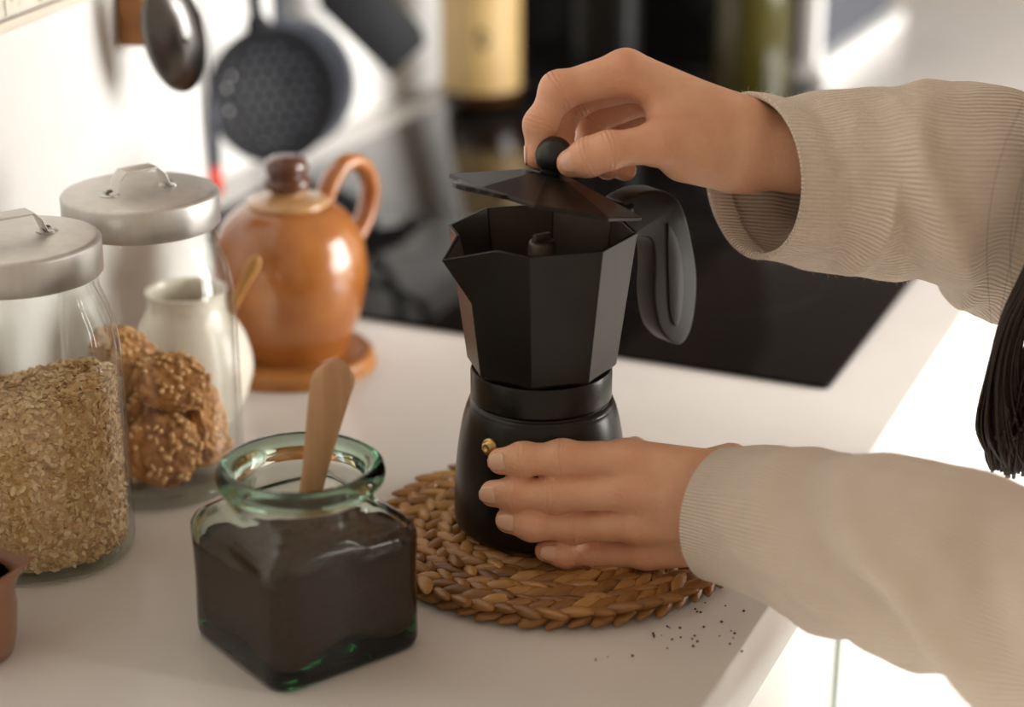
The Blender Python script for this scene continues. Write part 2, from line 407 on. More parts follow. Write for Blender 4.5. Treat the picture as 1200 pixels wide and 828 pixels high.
# ================================================================== the setting
AZ = math.atan2(U.y, U.x)
def ubox(name, u0, u1, v0, v1, z0, z1, m, parent=None, bevel=0):
    c = uv((u0 + u1) / 2, (v0 + v1) / 2, z0)
    o = prism(name, [(-(u1 - u0) / 2, -(v1 - v0) / 2), ((u1 - u0) / 2, -(v1 - v0) / 2), ((u1 - u0) / 2, (v1 - v0) / 2), (-(u1 - u0) / 2, (v1 - v0) / 2)], 0, z1 - z0, m, parent, bevel)
    # local x -> U, local y -> -V
    o.location = c; o.rotation_euler = (0, 0, AZ); return o
VF, VB = -.249, -1.02
ST = lambda o: tag(o, kind='structure')
WV = 2.20
ST(ubox('floor', -1.6, 4.6, VB - .3, WV + .5, -.96, -.90, M['floor']))
ST(ubox('wall_left', .7, 4.5, VB - .22, VB, -.90, 1.7, M['wall']))
ST(ubox('wall_far', 4.45, 4.6, VB, WV, -.90, 1.7, M['wall']))
# right wall with the wide window the daylight comes through
ST(ubox('wall_right', -.30, .80, WV, WV + .12, -.90, 1.7, M['wall']))
ST(ubox('wall_right_far', 3.60, 4.6, WV, WV + .12, -.90, 1.7, M['wall']))
ST(ubox('wall_right_sill', .80, 3.60, WV, WV + .12, -.90, -.40, M['wall']))
ST(ubox('wall_right_head', .80, 3.60, WV, WV + .12, 1.62, 1.7, M['wall']))
wn = bpy.data.objects.new('window_1', None); COL.objects.link(wn); ST(wn); wn.location = uv(2.05, WV + .05, -.40)
def wpart(name, u0, u1, z0, z1, m, d=.05):
    o = prism(name, [(-(u1 - u0) / 2, -d / 2), ((u1 - u0) / 2, -d / 2), ((u1 - u0) / 2, d / 2), (-(u1 - u0) / 2, d / 2)], 0, z1 - z0, m, wn)
    p = uv((u0 + u1) / 2, WV + .05, z0) - wn.location; o.location = p; o.rotation_euler = (0, 0, AZ); return o
for a, b in ((.80, .86), (1.70, 1.76), (2.62, 2.68), (3.54, 3.60)): wpart('window_frame', a, b, -.40, 1.62, M['plastic_white'])
for a, b in ((.86, 1.70), (1.76, 2.62), (2.68, 3.54)):
    wpart('window_rail', a, b, -.40, -.34, M['plastic_white']); wpart('window_rail', a, b, 1.56, 1.62, M['plastic_white'])
    wpart('window_pane', a, b, -.34, 1.56, M['glass'], .006)
# short side wall carrying the board and the spoon
PD = Vector((.228, .9735, 0)).normalized(); PN = Vector((PD.y, -PD.x, 0)); P0 = Vector((-.245, 1.466, 0)); PAZ = math.atan2(PD.y, PD.x)
def pp(s, d, z): p = P0 + PD * s + PN * d; return Vector((p.x, p.y, CT + z))
def on_panel(x, y, d=0.0):
    r = ray(x, y); q = P0 + PN * d; t = q.dot(PN) / (r.x * PN.x + r.y * PN.y)
    return Vector((0, 0, CT + H)) + r * t
sw = prism('wall_side', [(-.9, -.0), (0, 0), (0, .22), (-.9, .22)], .0004, .8, M['wall'], bevel=.006); sw.location = (P0.x, P0.y, CT); sw.rotation_euler = (0, 0, PAZ); ST(sw)
# decorated tile strip with a cream moulding on the side wall
tr = prism('trim_1', [(-.86, -.007), (-.12, -.007), (-.12, -.0002), (-.86, -.0002)], .2795, .2865, M['trimwood'], bevel=.002); tr.location = (P0.x, P0.y, CT); tr.rotation_euler = (0, 0, PAZ); ST(tr)
tl0 = None
for i in range(12):
    if tl0 is None:
        tl0 = prism('tile', [(-.0305, -.005), (.0305, -.005), (.0305, 0), (-.0305, 0)], 0, .061, M['tile'], sw, bevel=.0012); t_ = tl0
    else:
        t_ = tl0.copy(); COL.objects.link(t_)
    t_.location = (-.16 - .062 * i, -.0002, .2885)

# worktop, hob, cabinets
wt = ubox('worktop', -.35, 3.68, VB + .001, VF, -.05, 0, M['worktop'], bevel=.003)
tag(wt, 'long white stone worktop with a black hob set into it', 'worktop')
hob = thing('induction_hob', uv(1.66, -.63, .0005), 'black glass induction hob lying flush in the white worktop', 'hob', rz=AZ)
HL, HW = (2.06 - 1.244), (.955 - .304)
poly = []
for cx, cy, a0 in ((HL / 2 - .006, HW / 2 - .006, 0), (-HL / 2 + .006, HW / 2 - .006, 90), (-HL / 2 + .006, -HW / 2 + .006, 180), (HL / 2 - .006, -HW / 2 + .006, 270)):
    for k in range(5): a = math.radians(a0 + k * 22.5); poly.append((cx + .006 * math.cos(a), cy + .006 * math.sin(a)))
prism('glass_plate', poly, 0, .004, M['hob'], hob, bevel=.0012)
for ex, ey, er in ((-.2, -.16, .105), (.2, -.16, .085), (-.2, .15, .085), (.2, .15, .105)):
    o = lathe('cooking_zone', [(er, .0041), (er, .0043), (er + .0012, .0043), (er + .0012, .0041)], M['dark'], hob, n=48, closed=True); o.location = (ex, ey, 0)
hob.location = uv((1.244 + 2.06) / 2, (-.955 - .304) / 2, .0003)

cabs = [(-.34, .543, 'white gloss base cabinet under the bare end of the worktop'), (.545, 1.177, 'white gloss base cabinet below the straw mat and coffee pot'),
        (1.179, 1.95, 'wide white gloss base cabinet below the black hob'), (1.955, 2.8, 'white gloss base cabinet below the dark countertop oven'), (2.805, 3.67, 'white gloss base cabinet against the far wall')]
for u0, u1, lab in cabs:
    c = thing('base_cabinet', uv((u0 + u1) / 2, (VF + VB) / 2, -.899), lab, 'cabinet', 'base cabinets under the worktop', rz=AZ)
    L_ = u1 - u0; D_ = VF - VB - .06
    pl = lambda a, b, c_, d: [(a, b), (c_, b), (c_, d), (a, d)]
    prism('body', pl(-L_ / 2, -D_ / 2 + .01, L_ / 2, D_ / 2), .10, .848, M['carcass'], c)
    prism('plinth', pl(-L_ / 2, -D_ / 2 + .06, L_ / 2, -D_ / 2 + .08), 0, .10, M['carcass'], c)
    d_ = prism('door', pl(-L_ / 2 + .002, -D_ / 2 - .012, L_ / 2 - .017, -D_ / 2 + .009), .105, .842, M['cab'], c, bevel=.002)
    prism('door_edge', pl(L_ / 2 - .0165, -D_ / 2 - .012, L_ / 2 - .0005, -D_ / 2 + .009), .105, .842, M['green_edge'], d_)

# ================================================================== coffee pot
PC = Vector((.017, 1.017, CT)); TZ = .0150
mats_r = .104
A0 = -98.0; SP = math.radians(217); HA = math.radians(37)
pot = thing('moka_pot', PC + Vector((0, 0, TZ)), 'black eight-sided stovetop coffee pot with raised lid standing on straw mat', 'coffee pot')
z_ = lambda z: z - TZ
def oct_ring(r, z, spout=0.0, rin=0.0):
    out = []
    R = [(r * math.cos(math.radians(A0 + 45 * k)), r * math.sin(math.radians(A0 + 45 * k))) for k in range(8)]
    for k in range(8):
        a = math.radians(A0 + 45 * k); x, y = R[k]
        if k == 7: x += spout * math.cos(SP); y += spout * math.sin(SP)     # corner at 217 deg
        out.append((x, y, z_(z - (.0055 * spout / .0155 if k == 7 else 0))))
        x2, y2 = R[(k + 1) % 8]; f = .5; gq = max(.03, .5 * spout / .0155)
        if k == 7: f = gq
        elif k == 6: f = 1 - gq
        out.append(((R[k][0] * (1 - f) + x2 * f), (R[k][1] * (1 - f) + y2 * f), z_(z + (-.000 if spout == 0 else 0))))
    return out
rings = []
RB, RT, ZB, ZT = .0436, .0540, .1155, .195
rad = lambda z: RB + (RT - RB) * (z - ZB) / (ZT - ZB)
spo = lambda z: max(0, (z - .160) / (ZT - .160)) * .0155
rings.append(oct_ring(.0395, .1115)); 
for z in (ZB, .135, .150, .160, .168, .176, .184, .190, ZT): rings.append(oct_ring(rad(z), z, spo(z)))
nO = len(rings)
for z in (ZT, .190, .184, .176, .168, .160, .150, .135, .123): rings.append(oct_ring(rad(z) - .0022, z + (.0 if z < ZT else 0), max(0, spo(z) - .0006)))
vs_ = [v for r in rings for v in r]; fs = []
for j in range(len(rings) - 1):
    for i in range(16): fs.append((j * 16 + i, j * 16 + (i + 1) % 16, (j + 1) * 16 + (i + 1) % 16, (j + 1) * 16 + i))
fs.append(tuple(range(16))[::-1]); fs.append(tuple(range((len(rings) - 1) * 16, len(rings) * 16)))
# spout rim rises slightly towards its tip and dips on the sides
ob = mesh('upper_chamber', vs_, fs, M['pot'], pot, smooth=False)
ob.data.materials.append(M['pot_in'])
for p in ob.data.polygons:
    if min(p.vertices) >= nO * 16: p.material_index = 1
bevel_obj(ob, .0005, 2, 12); sharp(ob, 11)
# inside column
o = lathe('coffee_column', [(.0105, z_(.123)), (.0085, z_(.150)), (.0078, z_(.186)), (.0070, z_(.188)), (.0045, z_(.188)), (.0045, z_(.17))], M['pot_in'], pot, n=24)
o = box('column_cap', (0, 0, z_(.188)), (.011, .0035, .004), M['pot_in'], pot, .0006, rz=.6)
# waist ring, boiler, valve
sharp(lathe('waist_ring', [(.0400, z_(.0935)), (.0412, z_(.0955)), (.0412, z_(.1105)), (.0404, z_(.1125)), (.030, z_(.1125))], M['pot_base'], pot, n=96), 30)
boil = smooth_prof([(.0500, .0160), (.0512, .0185), (.0512, .030), (.0503, .048), (.0487, .064), (.0462, .079), (.0440, .0875), (.0425, .0905)], 5)
boil = [(.0470, .0150)] + boil + [(.0424, .0918), (.0408, .0925), (.0400, .0930), (.0395, .0960)]
lathe('boiler', [(r, z_(z)) for r, z in boil], M['pot_base'], pot, n=96)
va = math.radians(-129); vz = .0765; vr = .0464
val = bpy.data.objects.new('valve', None)
vv, vf = lathe_data([(.0001, -.001), (.0052, -.001), (.0052, .0015), (.0040, .0024), (.0032, .0024), (.0032, .0040), (.0017, .0046), (.0013, .0030), (.0001, .0030)], 24)
R_ = Vector((math.cos(va), math.sin(va), .12)).to_track_quat('Z', 'Y').to_matrix()
mesh('safety_valve', [R_ @ Vector(v) + Vector((vr * math.cos(va), vr * math.sin(va), z_(vz))) for v in vv], vf, M['brass'], pot)['label'] = 'small brass safety valve'
# handle: plate in the vertical plane at angle HA
hp = spline([(.0535, .2035), (.069, .2068), (.0865, .2035), (.0985, .1925), (.107, .1700), (.1125, .1440), (.1105, .1180), (.1035, .1060), (.094, .1080), (.0835, .1200), (.0785, .1400), (.0785, .1620), (.0755, .1755), (.066, .1800), (.0535, .1785)], 5)
hpts = [(p.x, p.y) for p in [Vector((q[0], q[1])) for q in smooth_prof([(.0525, .2035), (.069, .2068), (.0865, .2035), (.0985, .1925), (.107, .1700), (.1125, .1440), (.1105, .1180), (.1035, .1060), (.094, .1080), (.0835, .1200), (.0785, .1400), (.0785, .1620), (.0755, .1755), (.066, .1800), (.0525, .1785)], 5)]]
ho = prism('handle', hpts, -.0085, .0085, M['handle'], pot, bevel=.0028, seg=3)
ho.matrix_local = Matrix(((math.cos(HA), 0, math.sin(HA), 0), (math.sin(HA), 0, -math.cos(HA), 0), (0, 1, 0, -TZ), (0, 0, 0, 1)))
# raised grip ridge on the handle's side faces
gp = [(p[0], p[1]) for p in smooth_prof([(.0865, .1850), (.0955, .1700), (.1005, .1450), (.0990, .1240), (.0950, .1190), (.0905, .1290), (.0885, .1480), (.0870, .1680)], 5)]
for s in (1, -1):
    g = prism('grip_inlay', gp, .0078 * s, .0098 * s, M['handle'], ho, bevel=.0006)
box('hinge', (.0560 * math.cos(HA), .0560 * math.sin(HA), z_(.1955)), (.009, .018, .006), M['pot_base'], pot, .001, rz=HA)
# lid: shallow eight-sided cone with a stepped tongue over the spout, tilted up about the hinge
TILT = math.radians(15)
lid = bpy.data.objects.new('lid', None); COL.objects.link(lid); lid.parent = pot
lid.location = (.0555 * math.cos(HA), .0555 * math.sin(HA), z_(.1985))
lid.rotation_euler = Matrix.Rotation(HA, 3, 'Z').to_euler()
lid.matrix_local = Matrix.Translation(lid.location) @ Matrix.Rotation(HA, 4, 'Z') @ Matrix.Rotation(TILT, 4, 'Y')
OUT = []   # outline in lid plane, hinge at origin, spout towards -x ; centre at -0.0555
cx = -.0555; Ro = .0556
for k in range(8):
    a = math.radians(A0 + 45 * k - 37)
    OUT.append((a % (2 * pi), cx + Ro * math.cos(a), Ro * math.sin(a)))
OUT.sort()
pts = []
for a, x, y in OUT:
    if abs(a - pi) < .05:
        pts.append((cx - Ro * .84, 0)); TG = [(cx - .0400, .0195), (cx - .0470, .0195), (cx - .0500, .0175), (cx - .0505, .0120), (cx - .0555, .0112), (cx - .0562, .0078), (cx - .0615, .0066), (cx - .0630, 0), (cx - .0615, -.0066), (cx - .0562, -.0078), (cx - .0555, -.0112), (cx - .0505, -.0120), (cx - .0500, -.0175), (cx - .0470, -.0195), (cx - .0400, -.0195)]
    else: pts.append((x, y))
n = len(pts)
top = [(x, y, .0012) for x, y in pts]; bot = [(x, y, -.0012) for x, y in pts]
mid = [(cx + (x - cx) * .30, y * .30, .0125) for x, y in pts]; mid2 = [(cx + (x - cx) * .30, y * .30, .0100) for x, y in pts]
V_ = bot + top + mid + mid2 + [(cx, 0, .0130), (cx, 0, .0105)]
F_ = []
for i in range(n):
    j = (i + 1) % n
    F_ += [(i, j, n + j, n + i), (n + i, n + j, 2 * n + j, 2 * n + i), (2 * n + i, 2 * n + j, 4 * n), (j, i, 3 * n + i, 3 * n + j), (3 * n + j, 3 * n + i, 4 * n + 1)]
lo = mesh('lid_plate', V_, F_, M['pot'], lid, smooth=False); bevel_obj(lo, .0004, 1, 25); sharp(lo, 7)
prism('lid_tongue', TG, -.0010, .0016, M['pot'], lid, bevel=.0003)
kn = lathe('knob', [(.0001, .0125), (.0062, .0125), (.0058, .0150), (.0068, .0165)] + [(.0108 * math.cos(a), .0240 + .0108 * math.sin(a)) for a in [math.radians(-45 + 9 * k) for k in range(15)]] + [(.0001, .0348)], M['knob'], lid, n=40)
kn.location = (cx, 0, 0)
bpy.context.view_layer.update()
KN = (lid.matrix_world if False else None)
KNOB = PC + Vector((0, 0, TZ)) + (lid.matrix_local @ Vector((cx, 0, .0240)))

# ================================================================== braided mat
TC = Vector((.027, 1.012, CT))
mt = thing('braided_trivet', TC, 'round mat of braided dry leaves under the black coffee pot', 'trivet')
def strand_mesh(seed):
    r_ = random.Random(seed); L_, W_, T_ = .0220, .0088, .0058
    vs_, fs = [], []; nr = 7; nu = 8
    tw = r_.uniform(-.4, .4)
    for j in range(nr):
        t = j / (nr - 1); w = max(.12, math.sin(pi * (.04 + .92 * t)) ** .62); x = (t - .5) * L_
        for i in range(nu):
            a = 2 * pi * i / nu + tw * t
            rr = 1 + .10 * math.cos(3 * a + seed)
            vs_.append((x, W_ * .5 * w * rr * math.cos(a) + .0011 * math.sin(t * pi), T_ * .5 * w * rr * math.sin(a)))
    for j in range(nr - 1):
        for i in range(nu): fs.append((j * nu + i, j * nu + (i + 1) % nu, (j + 1) * nu + (i + 1) % nu, (j + 1) * nu + i))
    fs.append(tuple(range(nu))[::-1]); fs.append(tuple(range((nr - 1) * nu, nr * nu)))
    return vs_, fs
SM = [strand_mesh(s) for s in range(5)]
proto = []
for vs_, fs in SM:
    me = bpy.data.meshes.new('strand'); me.from_pydata(vs_, [], fs); me.materials.append(M['strand']); me.polygons.foreach_set('use_smooth', [True] * len(me.polygons)); proto.append(me)
inner = []
cnt = 0
rings_r = [.1015, .0865, .0715, .0565]
def place(r, a, side, lift, into):
    global cnt
    k = rnd.randrange(5)
    c = Vector((r * math.cos(a), r * math.sin(a), lift))
    yaw = a + pi / 2 + side * .50 + rnd.uniform(-.1, .1)
    R3 = Matrix.Rotation(yaw, 4, 'Z') @ Matrix.Rotation(-side * .0 + rnd.uniform(-.10, .10) - .16, 4, 'Y') @ Matrix.Rotation(rnd.uniform(-.3, .3) + side * .25, 4, 'X') @ Matrix.Scale(rnd.uniform(.9, 1.12), 4)
    mtx = Matrix.Translation(c) @ R3
    if into is not None:
        into.append(([mtx @ Vector(v) for v in SM[k][0]], SM[k][1]))
    else:
        o = bpy.data.objects.new('strand', proto[k]); COL.objects.link(o); o.parent = mt; o.matrix_local = mtx; cnt += 1
for r in rings_r:
    N = int(round(2 * pi * r / .0128))
    for i in range(N):
        a = 2 * pi * i / N
        place(r + .0034, a, -1, .0100 + rnd.uniform(-.0008, .0008), None)
        place(r - .0032, a + pi / N, 1, .0100 + rnd.uniform(-.0008, .0008), None)
for r in [.1000, .0865, .0715, .0565]:
    N = int(round(2 * pi * r / .0120))
    for i in range(N):
        a = 2 * pi * i / N
        place(r + .0036, a, 1, .0050, inner); place(r - .0036, a + pi / N, -1, .0050, inner)
for r in [.0445, .031, .0175, .006]:
    N = max(4, int(round(2 * pi * r / .0112)))
    for i in range(N):
        a = 2 * pi * i / N
        place(r + .003, a, -1, .0095, inner); place(r - .003, a + pi / N, 1, .0095, inner)
o = mesh('strand_underlayer', *join_data(inner), M['strand'], mt); o['kind'] = 'stuff'
# ================================================================== square coffee jar
JC = Vector((-.1105, .897, CT)); JA = math.radians(38)
jar = thing('square_glass_jar', JC, 'square green-tinted glass jar of ground coffee with open round mouth', 'jar', rz=JA)
def sq_ring(half, rc, z, blend=0.0, circ=0.0, n=80):
    """rounded square of half width, corner radius rc, blended to a circle"""
    out = []
    for i in range(n):
        a = 2 * pi * (i + .5) / n; c, s = math.cos(a), math.sin(a)
        # intersection of the ray with a rounded square
        t = half / max(abs(c), abs(s)); x, y = t * c, t * s
        k = half - rc
        if abs(x) > k and abs(y) > k:
            kx, ky = math.copysign(k, c), math.copysign(k, s)
            b = c * kx + s * ky; q = kx * kx + ky * ky - rc * rc
            t = b + math.sqrt(max(0, b * b - q)); x, y = t * c, t * s
        out.append(((1 - blend) * x + blend * circ * c, (1 - blend) * y + blend * circ * s, z))
    return out
def loft(name, rings, m, parent, closed=False, caps=True):
    n = len(rings[0]); vs_ = [v for r in rings for v in r]; fs = []
    K = len(rings)
    for j in range(K - 1 + (1 if closed else 0)):
        for i in range(n): fs.append((j * n + i, j * n + (i + 1) % n, ((j + 1) % K) * n + (i + 1) % n, ((j + 1) % K) * n + i))
    if caps and not closed: fs.append(tuple(range(n))[::-1]); fs.append(tuple(range((K - 1) * n, K * n)))
    return mesh(name, vs_, fs, m, parent)
g = []
def lifted(ring, amt):
    out = []
    for x, y, z in ring:
        a = math.atan2(y, x); out.append((x, y, z + amt * (1 - abs(math.sin(2 * a)) ** 1.6)))
    return out
g.append(sq_ring(.0400, .010, .0012)); g.append(sq_ring(.0428, .011, .0002)); g.append(sq_ring(.0450, .011, .0022)); g.append(sq_ring(.0460, .011, .006))
for z in (.02, .036, .052, .062): g.append(sq_ring(.0462 - .0010 * math.sin(pi * z / .07), .0095, z))
for z, hf, b in ((.0680, .0461, 0), (.0718, .0452, .04), (.0748, .0432, .12), (.0775, .0405, .30), (.0805, .0378, .60), (.0840, .037, .9), (.0868, .037, 1)): g.append(sq_ring(hf, .011, z, b, .0374))
for r, z in ((.0370, .0890), (.0376, .0910), (.0415, .0928), (.0440, .0955), (.0446, .0990), (.0434, .1025), (.0405, .1045), (.0372, .1040), (.0352, .1015), (.0345, .0970)): g.append(sq_ring(.03, .01, z, 1, r))
for r, z in ((.0342, .0900), (.0344, .0850)): g.append(sq_ring(.03, .01, z, 1, r))
for z, hf, b in ((.0810, .0345, .68), (.0780, .0375, .36), (.0745, .0402, .14), (.0700, .0424, .02), (.062, .0430, 0), (.045, .0428, 0), (.034, .0427, 0)): g.append(sq_ring(hf, .010, z, b, .0347))
for z, hf, am in ((.0180, .0420, .009), (.0120, .0400, .010), (.0095, .0360, .010), (.0090, .0240, .008)): g.append(lifted(sq_ring(hf, .010, z), am))
jg = loft('glass_body', g, M['green_glass'], jar)
# coffee fill, slightly into the glass wall so the grounds read as touching it
g = [lifted(sq_ring(.0243, .008, .0086), .008), lifted(sq_ring(.0363, .010, .0091), .010), lifted(sq_ring(.0404, .0100, .0117), .010), lifted(sq_ring(.0424, .010, .0178), .009)]
for z in (.034, .040, .050, .0575): g.append(sq_ring(.0433, .010, z))
def heap(hf, z, amp):
    out = []
    for x, y, q in sq_ring(hf, min(.012, hf * .4), z): out.append((x, y, q + amp * mnoise.noise(Vector((x, y, 0)) * 60) + .006 * (x * .6 - y) / .05))
    return out
g.append(heap(.0433, .0620, .004))
for hf, z in ((.036, .0650), (.026, .0670), (.018, .0680), (.010, .0690), (.003, .0690)): g.append(heap(hf, z, .006))
cf = loft('ground_coffee', g, M['coffee'], jar); cf['label'] = 'dark brown ground coffee'
# wooden spoon standing in it
def spoon(name, path, widths, thick, m, up, label, cat):
    P_ = spline(path, 8); w = [q[0] for q in smooth_prof([(x,) for x in widths], 8)]
    base = P_[0].copy()
    o = tube(name, [p - base for p in P_], w, m, None, n=16, flat=thick, up=up); o.location = base
    return tag(o, label, cat)
sp0 = atZ(362, 578, .060); 
top_ = atY(397, 421, .905); mid_ = atY(385, 468, .903); low_ = atY(371, 540, .900)
st = low_ + (low_ - mid_) * .62
spo1 = spoon('wooden_spoon', [st, low_, mid_, atY(392, 440, .904), top_], [.0060, .0072, .0106, .0108, .0030], .38, M['wood'], Vector((.25, -1, .1)), 'flat wooden spoon handle sticking out of the ground coffee', 'spoon')

# ================================================================== storage jars
def storage_jar(loc, rz, label):
    t = thing('storage_jar', loc, label, 'jar', 'glass storage jars with metal lids', rz=rz)
    out = smooth_prof([(.047, .0004), (.0515, .0016), (.0538, .006), (.0545, .03), (.0545, .110), (.0538, .128), (.0515, .142), (.0478, .153), (.0452, .160), (.0445, .166), (.0445, .178)], 5)
    inn = [(r - .0028, z) for r, z in reversed(out) if z > .010] + [(.049, .0085), (.045, .0060), (.0001, .0056)]
    lathe('glass_body', [(.0001, .0003)] + out + inn, M['glass'], t, n=96)
    lathe('glass_foot', smooth_prof([(.0470, .0006), (.0519, .0020), (.0541, .0065), (.0536, .0105), (.0505, .0100), (.046, .0070), (.0450, .002), (.0470, .0006)], 4), M['glass_edge'], t, n=96)
    ld = lathe('lid', [(.0001, .1925), (.044, .1925), (.0468, .1918), (.0480, .1900), (.0480, .1725), (.0472, .1715), (.0465, .1725), (.0462, .1880), (.0001, .1890)], M['alum'], t, n=96); sharp(ld, 50)
    pth = [Vector(p) for p in ((-.0215, 0, .1930), (-.0180, 0, .1936), (-.0150, 0, .2010), (-.0105, 0, .2052), (.0105, 0, .2052), (.0150, 0, .2010), (.0180, 0, .1936), (.0215, 0, .1930))]
    hv, hf = [], []
    for p in pth:
        for dy, dz in ((-.0062, 0), (.0062, 0), (.0062, .0014), (-.0062, .0014)): hv.append((p.x, p.y + dy, p.z + dz))
    for j in range(len(pth) - 1):
        for i in range(4): hf.append((j * 4 + i, j * 4 + (i + 1) % 4, j * 4 + 4 + (i + 1) % 4, j * 4 + 4 + i))
    hf += [(3, 2, 1, 0), tuple(range(len(pth) * 4 - 4, len(pth) * 4))]
    h_ = mesh('lid_handle', hv, hf, M['alum'], ld, smooth=False); bevel_obj(h_, .0004, 2, 20)
    for s in (-1, 1):
        lathe('rivet', [(.0001, .1962), (.0016, .1958), (.0024, .1946), (.0024, .1935)], M['steel'], ld, n=16).location = (s * .0200, 0, 0)
        lathe('rivet_washer', [(.0001, .1932), (.0058, .1931), (.0063, .1926)], M['alum'], ld, n=20).location = (s * .0200, 0, 0)
    return t
OJ = Vector((-.279, 1.008, CT)); CJ = Vector((-.2270, 1.107, CT))
storage_jar(OJ, math.radians(38), 'lidded glass jar of rolled oats with a metal lid')
storage_jar(CJ, math.radians(38), 'lidded glass jar of crumbly brown oat biscuits with a metal lid')
# oats
rng = np.random.default_rng(3)
RI = .0508
fl_v, fl_f = [], []
def flake(c, nrm, size):
    q = Vector(nrm).to_track_quat('Z', 'Y').to_matrix() @ Matrix.Rotation(rnd.uniform(0, 6.28), 3, 'Z')
    a, b = size * rnd.uniform(.8, 1.2), size * rnd.uniform(.5, .8); cu = rnd.uniform(-.5, .5) * size * .5
    o = len(fl_v); n = 6
    for i in range(n):
        t = 2 * pi * i / n; fl_v.append(Vector(c) + q @ Vector((a * math.cos(t), b * math.sin(t), cu * math.cos(t) ** 2)))
    fl_v.append(Vector(c) + q @ Vector((0, 0, size * .16))); fl_v.append(Vector(c) + q @ Vector((0, 0, -size * .16)))
    for i in range(n): fl_f.append((o + i, o + (i + 1) % n, o + n)); fl_f.append((o + (i + 1) % n, o + i, o + n + 1))
def oat_top(x, y): return .1000 + .010 * x / .05 - .004 * y / .05 + .004 * mnoise.noise(Vector((x, y, 1)) * 45)
for i in range(7600):
    a = rnd.uniform(0, 2 * pi); x, y = (RI - .0012) * math.cos(a), (RI - .0012) * math.sin(a)
    z = rnd.uniform(.0085, 1) ; z = .0085 + (oat_top(x, y) - .0085) * rnd.random()
    nr = Vector((math.cos(a), math.sin(a), 0)) + Vector((rnd.uniform(-1, 1), rnd.uniform(-1, 1), rnd.uniform(-1.3, 1.3))) * .75
    d = rnd.uniform(0, .0018); flake((x - d * math.cos(a), y - d * math.sin(a), z), nr, rnd.uniform(.0014, .0031))
for i in range(4200):
    a = rnd.uniform(0, 2 * pi); r = (RI - .002) * math.sqrt(rnd.random()); x, y = r * math.cos(a), r * math.sin(a)
    flake((x, y, oat_top(x, y) + rnd.uniform(-.002, .002)), (rnd.uniform(-.8, .8), rnd.uniform(-.8, .8), 1), rnd.uniform(.0022, .0036))
core_r = []
for z in (.0080, .03, .06, .085): core_r.append([((RI - .0022) * math.cos(2 * pi * i / 48), (RI - .0022) * math.sin(2 * pi * i / 48), z) for i in range(48)])
for rr in (RI - .0022, .036, .02, .004): core_r.append([(rr * math.cos(2 * pi * i / 48), rr * math.sin(2 * pi * i / 48), oat_top(rr * math.cos(2 * pi * i / 48), rr * math.sin(2 * pi * i / 48)) - .002) for i in range(48)])
co = loft('rolled_oats', core_r, M['oatcore'], None); co.location = OJ
tag(co, 'pale rolled oats filling the lidded glass jar', 'oats', kind='stuff')
fo = mesh('oat_flakes', fl_v, fl_f, M['oat'], co, smooth=False); fo['kind'] = 'stuff'
# biscuits
def biscuit_mesh(seed):
    bm = bmesh.new(); bmesh.ops.create_icosphere(bm, subdivisions=5, radius=1)
    for v in bm.verts:
        p = v.co.copy(); r = math.hypot(p.x, p.y)
        q = Vector((p.x * .0235, p.y * .0235, math.copysign(abs(p.z) ** .6, p.z) * .0065))
        nn = mnoise.noise(p * 3.1 + Vector((seed * 7, 0, 0))) * .0022 + mnoise.noise(p * 9 + Vector((seed * 3, 2, 0))) * .0018 + abs(mnoise.noise(p * 17 + Vector((seed, 5, 0)))) * .0016
        v.co = q + p.normalized() * nn
    me = bpy.data.meshes.new('oat_biscuit'); bm.to_mesh(me); bm.free(); me.materials.append(M['cookie'])
    me.polygons.foreach_set('use_smooth', [True] * len(me.polygons)); return me
BM_ = [biscuit_mesh(s) for s in range(3)]
cr_v = []
crumb_me = []
for s in range(3):
    parts = []
    r_ = random.Random(s + 50)
    for i in range(90):
        a = r_.uniform(0, 2 * pi); rr = .0240 * math.sqrt(r_.random()); sz = r_.choice((-1, 1))
        zz = sz * (.0080 * math.sqrt(max(.05, 1 - (rr / .027) ** 2)))
        parts.append(ellipsoid_data((rr * math.cos(a), rr * math.sin(a), zz), (r_.uniform(.0016, .0032), r_.uniform(.0012, .0022), r_.uniform(.0008, .0016)), 6, 4, Matrix.Rotation(r_.uniform(0, 6), 3, 'Z')))
    V_, F_ = join_data(parts); me = bpy.data.meshes.new('oat_topping'); me.from_pydata([tuple(v) for v in V_], [], F_); me.materials.append(M['raisin']); me.polygons.foreach_set('use_smooth', [True] * len(me.polygons)); crumb_me.append(me)
bis = [((-.0235, -.004, .0125), (.06, .05, 0), 'round oat biscuit lying flat on the jar floor under the others'), ((.0250, .010, .0125), (-.05, .05, 1), 'round oat biscuit lying flat on the jar floor under the others'),
       ((.010, -.0340, .0300), (1.36, .0, .30), 'big round oat biscuit standing face out against the front of the jar'), ((-.0330, -.012, .0380), (1.35, .0, -1.2), 'round oat biscuit standing against the jar wall beside the oat jar'),
       ((.0365, .002, .0370), (1.36, 0, 1.45), 'round oat biscuit standing against the jar wall beside the brown stoneware pot'), ((.0050, -.0120, .0400), (1.36, 0, .15), 'round oat biscuit standing sandwiched in the middle of the jar'),
       ((.000, .0120, .0440), (1.40, 0, .1), 'round oat biscuit standing sandwiched in the middle of the jar'), ((-.004, .0350, .0440), (1.45, 0, 3.0), 'round oat biscuit standing against the jar wall facing the cream pot'),
       ((.016, -.014, .0680), (.45, .12, .4), 'round oat biscuit lying tilted on top of the pile'), ((-.020, .012, .0780), (.50, -.35, 1.9), 'round oat biscuit lying tilted on top of the pile')]
